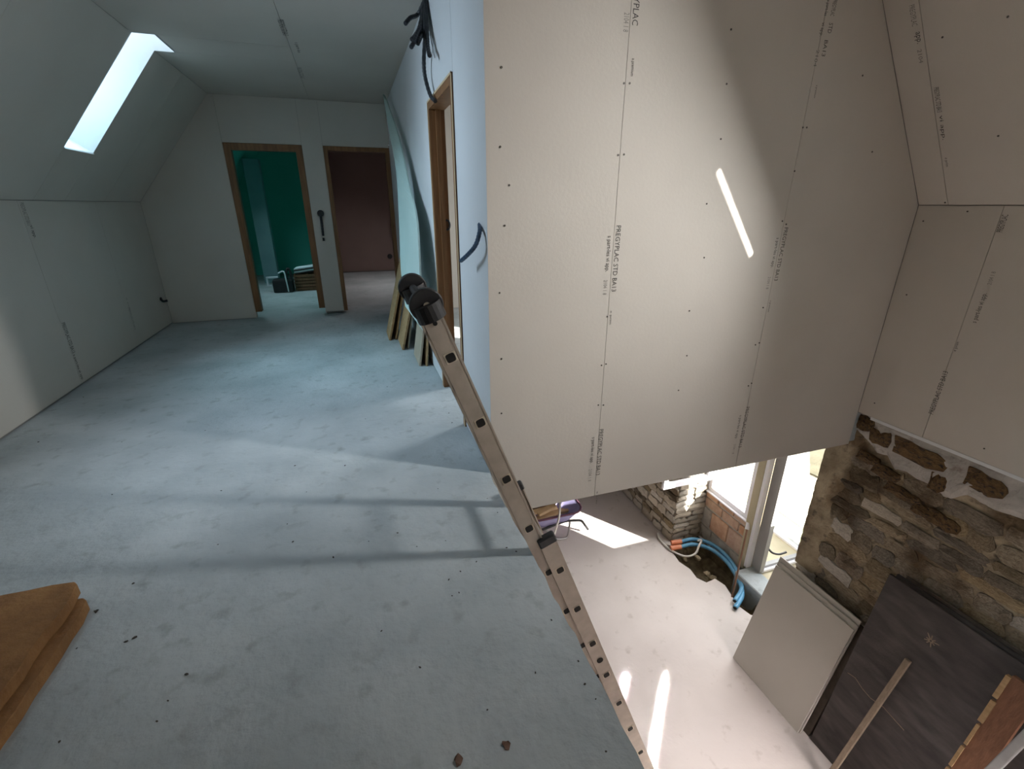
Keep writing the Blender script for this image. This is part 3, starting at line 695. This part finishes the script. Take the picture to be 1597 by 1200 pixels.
for yy in (b0.y-.004, b0.y+LWID+.06-.028-.004):
    cp = NB(); obox(cp, b0 + d*((ZL+.06-b0.z)/d.z) - V((0, b0.y-yy, 0)) - dx*.041, dx*.082, (0, .036, 0), V((0, 0, -.055)) + dn*.0); link('foot', cp, 'rubber', lad)

# ------------------------------------------------------------------ brown fibreboards lying at the left
def fibre(z0, x1, y1, label, jit):
    rnd = random.Random(jit); bm = NB(); pts = []
    x0, y0 = -2.26, .62
    n = 16
    for i in range(n): pts.append((x0 + (x1-x0)*i/n, y0 + rnd.uniform(-.004, .004)))
    for i in range(n+1): pts.append((x1 + rnd.uniform(-.007, .007), y0 + (y1-.02-y0)*i/n))
    pts.append((x1-.02, y1))
    for i in range(1, n): pts.append((x1-.02 - (x1-.02-x0)*i/n, y1 + rnd.uniform(-.004, .004)))
    pts.append((x0, y1))
    ext(bm, [(a, b, z0) for a, b in pts], (0, 0, .045)); bevel(bm, .003)
    o = link('fibreboard', bm, 'fibre', origin=((x0+x1)/2, (y0+y1)/2, z0)); tag(o, label, 'board', 'brown fibreboards on the slab')
fibre(.0005, -1.085, 1.78, 'brown fibreboard lying on the slab, lower of the two', 3)
fibre(.047, -1.118, 1.825, 'brown fibreboard on top of the other at the left', 5)

# ------------------------------------------------------------------ boards leaning on the corridor wall
def lean(name, label, y0, y1, xb, xt, h, th, m, group, cat='board', z0=0):
    bm = NB(); dirv = V((xt-xb, 0, h)); nrm = V((-h, 0, xt-xb)).normalized()
    obox(bm, (xb, y0, z0), dirv, (0, y1-y0, 0), nrm*th); bevel(bm, .002)
    for v in bm.verts: v.co.z = max(v.co.z, .0)
    o = link(name, bm, m, origin=((xb+xt)/2, (y0+y1)/2, z0)); return tag(o, label, cat, group)
GR = 'wood offcuts leaning on the corridor wall'
lean('wood_board', 'nearest wood offcut leaning on the corridor wall, broad grey-brown face', 4.22, 4.62, .495, .578, .50, .018, 'plyface', GR)
lean('wood_board', 'short offcut tucked between the wall and the nearest wood offcut', 4.20, 4.55, .555, .598, .46, .018, 'ply', GR)
lean('wood_board', 'middle offcut leaning on the wall behind the ladder top, knee high', 4.80, 5.25, .40, .545, .56, .022, 'ply', GR)
lean('wood_board', 'thin offcut directly behind the middle leaning offcut', 4.84, 5.30, .455, .57, .60, .018, 'plyface', GR)
lean('wood_board', 'tallest of the leaning wood offcuts, outermost and pale edged', 5.22, 5.62, .30, .535, .88, .022, 'ply', GR)
lean('wood_board', 'tall offcut leaning second from the corridor, inside the tallest one', 5.25, 5.65, .37, .560, .84, .020, 'ply', GR)
# bent sheet of green board standing in the corner
bm = NB(); n = 14; left = []; right = []
Lp = [(597, 147, .53), (606, 200, .50), (617, 262, .47), (622, 340, .45), (625, 420, .42), (632, 478, .40)]
Rp = [(600, 150, .545), (621, 213, .535), (638, 290, .52), (650, 346, .50), (655, 440, .47), (659, 515, .455)]
A_ = [at(x, y, 0, xx) for x, y, xx in Lp]; B_ = [at(x, y, 0, xx) for x, y, xx in Rp]
A_ = spline(A_, 4); B_ = spline(B_, 4)
for p in A_ + B_: p.y = min(p.y, 6.88); p.z = max(p.z, .01)
th = .0125
fv = [[bm.verts.new(a), bm.verts.new(a*.5+b*.5), bm.verts.new(b)] for a, b in zip(A_, B_)]
bv = [[bm.verts.new(v.co + V((th, 0, 0))) for v in r_] for r_ in fv]
for i in range(len(fv)-1):
    for k in (0, 1):
        bm.faces.new((fv[i][k], fv[i][k+1], fv[i+1][k+1], fv[i+1][k])); bm.faces.new((bv[i][k], bv[i+1][k], bv[i+1][k+1], bv[i][k+1]))
    bm.faces.new((fv[i][0], fv[i+1][0], bv[i+1][0], bv[i][0])); bm.faces.new((fv[i][2], bv[i][2], bv[i+1][2], fv[i+1][2]))
for r_, s_ in ((fv[0], bv[0]), (fv[-1], bv[-1])):
    for k in (0, 1): bm.faces.new((r_[k], r_[k+1], s_[k+1], s_[k]))
o = link('plasterboard_sheet', bm, 'palegreen', origin=(.45, 5.2, 0)); tag(o, 'bent pale green plasterboard sheet standing against the corridor wall', 'sheet')

# ------------------------------------------------------------------ conduits
def ridged(pts, r, k=8):
    bm = NB(); tube(bm, spline(pts, k), r, 9, .14); return bm
root = thing('conduit_bundle', (.59, 3.47, 2.58), 'bundle of black conduits hanging from the top of the corridor wall', 'conduit')
o_ = V((.592, 3.47, 2.585))
for ends in ([(652, 22, .56), (640, 28, .50), (632, 37, .46)], [(655, 40, .55), (648, 55, .50), (642, 62, .47)], [(657, 45, .55), (649, 60, .50), (641, 74, .46)],
             [(660, 45, .56), (655, 60, .52), (651, 69, .50)], [(666, 50, .57), (667, 72, .56), (670, 87, .55)], [(663, 50, .56), (661, 95, .56), (663, 120, .565), (671, 148, .575), (679, 158, .59)],
             [(658, 38, .55), (651, 52, .51), (646, 66, .48)]):
    pts = [o_ + V((0, random.uniform(-.02, .02), 0))] + [at(x, y, 0, xx) for x, y, xx in ends]
    link('conduit', ridged(pts, .0115), 'conduit', root, smooth=False)
bm = NB(); tube(bm, spline([o_, at(672, 60, 0, .60), at(678, 90, 0, .60)]), .003, 6); link('wire', bm, 'steel', root)
def stub(pts, r, label, m='conduit', grp=None):
    o = link('conduit', ridged(pts, r), m, origin=pts[0]); return tag(o, label, 'conduit', grp)
stub([at(748, 350, 0, .612), at(748, 362, 0, .585), at(742, 382, 0, .56), at(731, 396, 0, .54), at(719, 407, 0, .53)], .010, 'dark blue conduit poking out of the pale corridor wall by the corner', 'blueconduit')
p = at(500, 333, 1, YF-.02)
t = thing('conduit', p, 'black conduit hanging from a box between the two far doorways', 'conduit')
bm = NB(); disc(bm, p, (0, 1, 0), .042, .03, 16); link('back_box', bm, 'black', t)
link('conduit_tail', ridged([p + V((0, -.02, -.02)), at(502, 350, 1, YF-.03), at(504, 368, 1, YF-.03)], .014), 'conduit', t)
link('tip', ridged([at(504.5, 371, 1, YF-.03), at(505, 376, 1, YF-.03)], .012), 'conduit', t)
stub([at(613, 345, 1, YE+.004), at(611, 349, 1, YE-.07), at(613, 358, 1, YE-.08), at(615, 372, 1, YE-.05)], .022, 'black conduit on the pink room wall seen through the right doorway')
bm = NB(); disc(bm, at(608, 400, 1, YE-.01), (0, 1, 0), .055, .03, 16); tag(link('socket_box', bm, 'black', origin=at(608, 400, 1, YE-.01)), 'round black socket box low on the pink room wall', 'box')
stub([at(250, 465, 0, -2.294), at(254, 470, 0, -2.25), at(261, 469, 0, -2.20)], .013, 'short black conduit low on the left knee wall')
p = at(697, 351, 1, DY1-fw-.006)
bm = NB(); tube(bm, [p + V((math.cos(a)*.022, -.002, math.sin(a)*.034)) for a in [i*.45 for i in range(-4, 6)]], .0065, 8)
tag(link('cable_loop', bm, 'conduit', origin=p), 'small black cable loop on the jamb inside the corridor doorway', 'cable')
for i, (x, y) in enumerate(((371, 358), (376, 375), (378, 385), (381, 396))):
    a = at(x, y, 1, YE+.004)
    stub([a, a + V((.05, -.08, -.04)), a + V((.11, -.12, -.12))], .013, 'thin black conduit stub on the green back wall, %s of four' % ('topmost', 'second from the top', 'third from the top', 'lowest')[i], 'conduit', 'conduit stubs in the green room')

# ------------------------------------------------------------------ things in the green room
post = link('boxed_post', bevel(B(-1.68, -1.42, 10.2, 10.42, .0, 2.19), .006), 'teal_post', origin=(-1.55, 10.3, 0)); tag(post, 'pale teal boxed post in the green room', 'post')
cb = thing('crate', (-.82, 9.15, 0), 'brown slatted crate on the green room floor', 'crate')
for k in range(5): link('slat', B(-1.02, -.60, 9.02, 9.035, .02+k*.055, .06+k*.055), 'plank', cb)
for k in range(5): link('slat', B(-1.02, -1.005, 9.035, 9.34, .02+k*.055, .06+k*.055), 'plank', cb)
for k in range(5): link('slat', B(-.615, -.60, 9.035, 9.34, .02+k*.055, .06+k*.055), 'plank', cb)
link('base', B(-1.0, -.62, 9.04, 9.33, .0, .02), 'plank', cb)
for x in (-1.0, -.80, -.63): link('corner_post', B(x-.012, x+.012, 9.036, 9.06, .02, .30), 'plank', cb)
link('back_board', B(-1.02, -.60, 9.34, 9.355, .0, .30), 'plank', cb)
bx = thing('tool_bag', (-1.17, 9.0, 0), 'black tool bag beside the slatted crate', 'bag')
link('body', bevel(B(-1.36, -1.04, 8.92, 9.18, 0, .22), .03, 2), 'black', bx)
link('handle', tube(NB(), spline([(-1.14, 8.98, .2), (-1.12, 8.98, .34), (-1.08, 8.97, .40), (-1.05, 8.96, .34), (-1.045, 8.96, .2)]), .022), 'black', bx)
link('strap', tube(NB(), spline([(-1.12, 8.90, .02), (-1.13, 8.90, .2), (-1.15, 8.92, .36), (-1.24, 8.95, .33)]), .012), 'paper', bx, label='white strap')
tm = thing('white_tool', (-1.36, 9.12, .22), 'white metal angle tool on the black bag', 'tool')
bm = B(-1.46, -1.28, 9.1, 9.16, .23, .255); box(bm, -1.47, -1.445, 9.1, 9.16, .10, .255); box(bm, -1.445, -1.40, 9.1, 9.14, .10, .12); link('bracket', bm, 'paper', tm)
for k in range(2):
    bm = obox(NB(), (-1.0, 9.04, .315+k*.05), (.50, .0, .06), (.02, .30, 0), (0, 0, .022)); bevel(bm, .004)
    tag(link('paper_sheaf', bm, 'paper', origin=(-.75, 9.2, .315+k*.05)), 'white paper sheaf on the slatted crate, %s one' % ('lower', 'upper')[k], 'paper', 'papers on the crate')
    bm = obox(NB(), (-1.0, 9.035, .292+k*.05), (.50, .0, .06), (.02, .30, 0), (0, 0, .020)); bevel(bm, .004)
    tag(link('dark_folder', bm, 'black', origin=(-.75, 9.2, .29+k*.05)), 'dark folder under the %s white sheaf on the crate' % ('lower', 'upper')[k], 'folder', 'papers on the crate')

# ------------------------------------------------------------------ crumbs on the slab
chips = [(457, 846), (208, 911), (197, 1002), (210, 996), (291, 1053), (262, 1094), (93, 1158), (245, 1126), (345, 766), (595, 985), (805, 861), (718, 892), (683, 763), (705, 660), (700, 645), (640, 668), (570, 654), (538, 727),
         (460, 727), (478, 768), (448, 818), (695, 844), (743, 877), (716, 925), (912, 1068), (929, 1091), (902, 1032), (655, 1042), (572, 587), (627, 585), (672, 593), (604, 604), (640, 604), (210, 568), (130, 620), (180, 645),
         (60, 690), (340, 850), (520, 870), (120, 1012), (760, 1108), (835, 1050), (860, 968), (320, 672), (355, 673), (175, 772), (190, 690), (620, 832), (650, 853), (575, 845), (776, 800), (790, 855), (760, 778), (700, 905), (705, 930), (945, 1173)]
cm = []
for s in range(5):
    bm = lump(300+s, 1, .62, .4); me = bpy.data.meshes.new('debris_chip'); bm.to_mesh(me); bm.free(); me.materials.append(M['chip']); cm.append(me)
for i, (x, y) in enumerate(chips):
    p = at(x, y, 2, 0)
    if p.x > X1-.03: continue
    s = random.uniform(.003, .0065)*(1.35 if i < 8 else 1)
    o = bpy.data.objects.new('debris_chip', cm[i % 5]); col.objects.link(o); o.location = p + V((0, 0, s*.38)); o.scale = (s, s, s); o.rotation_euler = (0, 0, random.uniform(0, 6))
    tag(o, 'small dark crumb of debris lying on the concrete slab', 'debris', 'crumbs of debris on the slab')
for k, (x, y, lab) in enumerate(((790, 1163, 'curled dry brown leaf near the lower edge of the slab, right of the other'), (715, 1187, 'dry brown leaf scrap at the very bottom of the photo'), (150, 955, 'black scrap beside the corner of the fibreboards'))):
    p = at(x, y, 2, 0); bm = NB(); rnd = random.Random(k+9); pts = []
    for a in range(9):
        r_ = rnd.uniform(.008, .017)*(1 if k < 2 else .6); pts.append(p + V((math.cos(a*.698)*r_, math.sin(a*.698)*r_, .003 + rnd.uniform(0, .008))))
    ext(bm, pts, (0, 0, .0012))
    zmin = min(v.co.z for v in bm.verts)
    for v in bm.verts: v.co.z -= zmin
    tag(link('dry_leaf' if k < 2 else 'dark_scrap', bm, 'leafbrown' if k < 2 else 'chip', origin=(p.x, p.y, 0)), lab, 'leaf' if k < 2 else 'debris')

# ------------------------------------------------------------------ lower level: pipes by the trench
def ground(x, y, z=ZL): return at(x, y, 2, z)
pp = thing('blue_pipe_pair', ground(1050, 850), 'pair of blue plastic pipes arching along the trench', 'pipe')
for k, off in enumerate((V((.022, .03, .02)), V((-.03, -.035, 0)))):
    pts = [ground(1062, 850, ZL+.05), ground(1082, 846, ZL+.08), ground(1110, 854, ZL+.09), ground(1136, 876, ZL+.09), ground(1153, 905, ZL+.07), ground(1157, 925, ZL+.05), ground(1146, 944, ZL+.03)]
    bm = NB(); tube(bm, spline([q + off for q in pts], 8), .024, 10, .05); link('pipe', bm, 'bluepipe', pp, smooth=True)
    bm = NB(); tube(bm, [pts[0] + off + V((-.13, .03, -.012)), pts[0] + off + V((.005, .0, .0))], .033, 10); link('pipe_sleeve', bm, 'orange', pp, label='orange pipe end')
    bm = NB(); tube(bm, [pts[-1] + off + (pts[-1]-pts[-2]).normalized()*.001, pts[-1] + off + (pts[-1]-pts[-2]).normalized()*.004], .021, 10); link('pipe_mouth', bm, 'hole', pp)
bm = NB(); tube(bm, spline([ground(1026, 832, ZL+.03), ground(1030, 843, ZL+.02), ground(1046, 858, ZL+.02), ground(1068, 868, ZL+.03), ground(1084, 864, ZL+.06), ground(1090, 852, ZL+.12), ground(1094, 843, ZL+.14), ground(1088, 844, ZL+.14)], 8), .013, 8)
tag(link('white_cable', bm, 'cable', origin=ground(1027, 833), smooth=True), 'looped white cable crossing the blue pipes', 'cable')
a = V((XB-.03, 3.385, -2.09)); b = ground(1141, 934, ZL-.02)
rod = thing('copper_rod', (b.x, b.y, ZL), 'thin copper tube leaning from the trench to the block wall', 'tube')
link('tube', tube(NB(), spline([b, b + (a-b)*.3 + V((-.01, -.01, 0)), a], 6), .011, 8), 'copper', rod, smooth=True)
dd = (a-b).normalized(); link('cap', tube(NB(), [a - dd*.03, a + dd*.05], .024, 10), 'pvc', rod, label='white end cap')

# ------------------------------------------------------------------ stack of plasterboard sheets leaning on the stone wall
def leaning_sheet(name, label, base, lean_x, y0, y1, h, th, m, cat, grp=None, edge=None):
    """sheet whose lower edge is at x=base on the lower floor, top leaned over by lean_x"""
    dirv = V((lean_x, 0, h)); nrm = V((h, 0, -lean_x)).normalized()
    bm = NB(); obox(bm, (base, y0, ZL), dirv, (0, y1-y0, 0), nrm*th); bevel(bm, min(.002, th*.2))
    for v in bm.verts: v.co.z = max(v.co.z, ZL+.0005)
    o = link(name, bm, m, origin=(base, (y0+y1)/2, ZL)); return tag(o, label, cat, grp)
GS = 'plasterboard sheets stacked against the stone wall'
Yb0, Yb1 = 1.735, 2.485
leaning_sheet('plasterboard_sheet', 'front ivory plasterboard sheet leaning on the stone wall', 3.135, .265, Yb0, Yb1, 1.085, .0125, 'board', 'sheet', GS)
leaning_sheet('plasterboard_sheet', 'ivory plasterboard sheet just behind the front one of the stack', 3.156, .268, Yb0-.008, Yb1-.01, 1.122, .0125, 'board', 'sheet', GS)
leaning_sheet('plasterboard_sheet', 'ivory plasterboard sheet third from the front of the stack', 3.178, .270, Yb0-.002, Yb1+.012, 1.16, .0125, 'board', 'sheet', GS)
leaning_sheet('wood_sheet', 'brown backing sheet behind the plasterboard stack', 3.200, .266, Yb0-.05, Yb1-.03, 1.10, .030, 'darkedge', 'sheet')
leaning_sheet('wood_sheet', 'dark thin sheet at the back of the plasterboard stack', 3.240, .255, Yb0-.072, Yb1-.05, 1.06, .018, 'darkedge', 'sheet')
# big dark panel
dk = thing('dark_sheet', (3.2, 1.08, ZL), 'large dark worn sheet leaning on the stone wall, marked with a pale star', 'sheet')
bs, lx, hh, ya, yb = 3.195, .245, 1.70, .47, 1.665
dirv = V((lx, 0, hh)); nrm = V((hh, 0, -lx)).normalized()
bm = NB(); obox(bm, (bs, ya, ZL), dirv, (0, yb-ya, 0), nrm*.02); bevel(bm, .003)
for v in bm.verts: v.co.z = max(v.co.z, ZL+.0005)
link('face_board', bm, 'dark', dk)
bm = NB(); obox(bm, V((bs, ya, ZL)) + nrm*.022, dirv*1.012, (0, yb-ya-.03, 0), nrm*.02); bevel(bm, .003)
for v in bm.verts: v.co.z = max(v.co.z, ZL+.0005)
link('middle_board', bm, 'dark', dk)
bm = NB(); obox(bm, V((bs, ya, ZL)) + nrm*.046, dirv*1.022, (0, yb-ya-.075, 0), nrm*.014); bevel(bm, .003)
for v in bm.verts: v.co.z = max(v.co.z, ZL+.0005)
link('back_board', bm, 'darkedge', dk)
def on_dark(x, y, off=.002):
    d_ = _Rt*((x-798.5)/FPX) - _Up*((y-600)/FPX) + _Fw
    return CAM + d_*(nrm.dot(V((bs, 0, ZL))-CAM)/nrm.dot(d_)) - nrm*off
ct = on_dark(1452, 1000); ez = dirv.normalized(); ey = V((0, 1, 0))
bm = NB()
for k in range(9):
    a = k*.698 + random.uniform(-.2, .2); dv = ez*math.cos(a) + ey*math.sin(a); pv = ez*-math.sin(a) + ey*math.cos(a); L_ = random.uniform(.028, .05)
    ext(bm, [ct + dv*.006 - pv*.004, ct + dv*L_ - pv*.003, ct + dv*L_ + pv*.003, ct + dv*.006 + pv*.004], -nrm*.001)
link('star_mark', bm, 'batten', dk, label='pale star shaped scratch')
bm = NB()
pl = [on_dark(x, y) for x, y in ((1322, 1050), (1334, 1058), (1345, 1075), (1358, 1090), (1378, 1104), (1392, 1120), (1410, 1140))]
for p, q in zip(pl, pl[1:]): ext(bm, [p, q, q + ez*.006, p + ez*.006], -nrm*.001)
link('scratch', bm, 'batten', dk, label='pale wandering scratch')
# batten, plank and steel bar in front of it
def bar(bm, a, b, wd, th, side):
    a, b = V(a), V(b); t = (b-a); s = V(side).normalized(); s = (s - t.normalized()*s.dot(t.normalized())).normalized(); n = t.normalized().cross(s)
    obox(bm, a - s*wd/2 - n*th/2, t, s*wd, n*th); return bm
bt = bevel(bar(NB(), (3.015, 1.386, ZL), (3.352, 1.348, -1.535), .036, .026, (0, 1, 0)), .003)
for v in bt.verts: v.co.z = max(v.co.z, ZL+.0005)
tag(link('batten', bt, 'batten', origin=(3.04, 1.386, ZL)), 'weathered wooden batten leaning on the large dark sheet', 'batten')
pk = thing('plank', (3.0, .84, ZL), 'brown plank with pale split edge leaning at the lower right', 'plank')
bk = bevel(bar(NB(), (3.00, .83, ZL), (3.36, .838, -1.12), .125, .03, (0, 1, 0)), .003)
for v in bk.verts: v.co.z = max(v.co.z, ZL+.0005)
link('board', bk, 'plank', pk)
bk = NB(); random.seed(4)
for i in range(9):
    t0, t1 = i/9, (i+.92)/9; a = V((3.00, .83, ZL)).lerp(V((3.36, .838, -1.12)), t0); b = V((3.00, .83, ZL)).lerp(V((3.36, .838, -1.12)), t1)
    o2 = V((-.010, .066+random.uniform(-.002, .006), 0)); bar(bk, a + o2 + V((0, 0, .01)), b + o2, .014+random.uniform(0, .012), .030, (0, 1, 0))
for v in bk.verts: v.co.z = max(v.co.z, ZL+.0005)
link('split_edge', bk, 'ply', pk, label='pale splintered edge')
sb = bevel(bar(NB(), (2.86, .845, ZL), (3.28, .72, -1.25), .045, .03, (0, 1, 0)), .006, 2)
for v in sb.verts: v.co.z = max(v.co.z, ZL+.0005)
tag(link('steel_bar', sb, 'steel', origin=(2.86, .845, ZL), smooth=False), 'grey steel bar leaning in front of the brown plank', 'bar')
leaning_sheet('plasterboard_sheet', 'ivory offcut sheet behind the grey steel bar', 3.09, .14, .05, .74, .95, .0125, 'board', 'sheet')

# ------------------------------------------------------------------ wheelbarrow under the big wall
wb = thing('wheelbarrow', (2.15, 4.75, ZL), 'mauve wheelbarrow loaded with split wood on the pale floor', 'wheelbarrow')
bm = NB()
def ringz(z, x0, x1, y0, y1, r_):
    out = []
    for (cx_, cy_, a0) in ((x1-r_, y1-r_, 0), (x0+r_, y1-r_, 90), (x0+r_, y0+r_, 180), (x1-r_, y0+r_, 270)):
        for k in range(5): out.append(V((cx_ + r_*math.cos(R(a0+k*22.5)), cy_ + r_*math.sin(R(a0+k*22.5)), z)))
    return out
r0 = ringz(ZL+.26, 1.88, 2.36, 4.63, 5.02, .10); r1 = ringz(ZL+.47, 1.72, 2.50, 4.52, 5.14, .15); r2 = ringz(ZL+.465, 1.735, 2.485, 4.535, 5.125, .14); r3 = ringz(ZL+.268, 1.89, 2.35, 4.64, 5.01, .10)
rv_ = [[bm.verts.new(p) for p in q] for q in (r0, r1, r2, r3)]
for a, b in zip(rv_, rv_[1:]):
    for i in range(20): bm.faces.new((a[i], a[(i+1) % 20], b[(i+1) % 20], b[i]))
bm.faces.new(rv_[0]); bm.faces.new(rv_[3][::-1])
link('tray', bm, 'mauve', wb, smooth=True)
rim = NB(); q = ringz(ZL+.47, 1.72, 2.50, 4.52, 5.14, .15); tube(rim, q + [q[0]], .013, 8); link('tray_rim', rim, 'redpaint', wb, smooth=True)
for yy in (4.62, 5.03):
    s_ = V((0, yy-4.62, 0))
    link('handle_bar', tube(NB(), spline([V((1.45, 4.82+(yy-4.82)*.25, ZL+.19)), V((1.85, yy, ZL+.235))] + [at(x_, y_, 1, 4.62) + s_ for x_, y_ in ((868, 818), (884, 813), (900, 812), (907, 813), (912, 819), (917, 826))], 6), .017, 8), 'black', wb, smooth=True)
    link('leg', tube(NB(), spline([(1.98, yy, ZL+.24), (2.14, yy, ZL+.05), (2.24, yy, ZL+.016), (2.32, yy, ZL+.04), (2.34, yy, ZL+.26)]), .014, 8), 'steel', wb, smooth=True)
link('wheel', disc(NB(), (1.48, 4.82, ZL+.19), (0, 1, 0), .185, .08, 24), 'rubber', wb)
link('hub', disc(NB(), (1.48, 4.82, ZL+.19), (0, 1, 0), .07, .10, 16), 'redpaint', wb)
random.seed(21)
for i in range(11):
    ang = random.uniform(-.7, .7); L_ = random.uniform(.25, .42); cxn = random.uniform(1.95, 2.30); cyn = random.uniform(4.68, 4.98); zn = ZL + .33 + (i % 4)*.062
    bm = NB(); bar(bm, (cxn-L_/2*math.cos(ang), cyn-L_/2*math.sin(ang)*.5, zn), (cxn+L_/2*math.cos(ang), cyn+L_/2*math.sin(ang)*.5, zn+random.uniform(-.02, .05)), random.uniform(.05, .09), random.uniform(.025, .045), (0, 1, 0)); bevel(bm, .006)
    tag(link('firewood', bm, 'firewood', origin=(cxn, cyn, zn)), 'split piece of pale wood heaped in the wheelbarrow', 'wood', 'wood heaped in the wheelbarrow')
bm = NB(); tube(bm, spline([(2.22, 4.70, ZL+.58), (2.12, 4.49, ZL+.50), (2.02, 4.42, ZL+.25), (1.98, 4.42, ZL+.014), (2.06, 4.36, ZL+.014)]), .014, 8)
tag(link('hose', bm, 'cable', origin=(2.05, 4.4, ZL), smooth=True), 'pale hose hanging over the near rim of the wheelbarrow', 'hose')
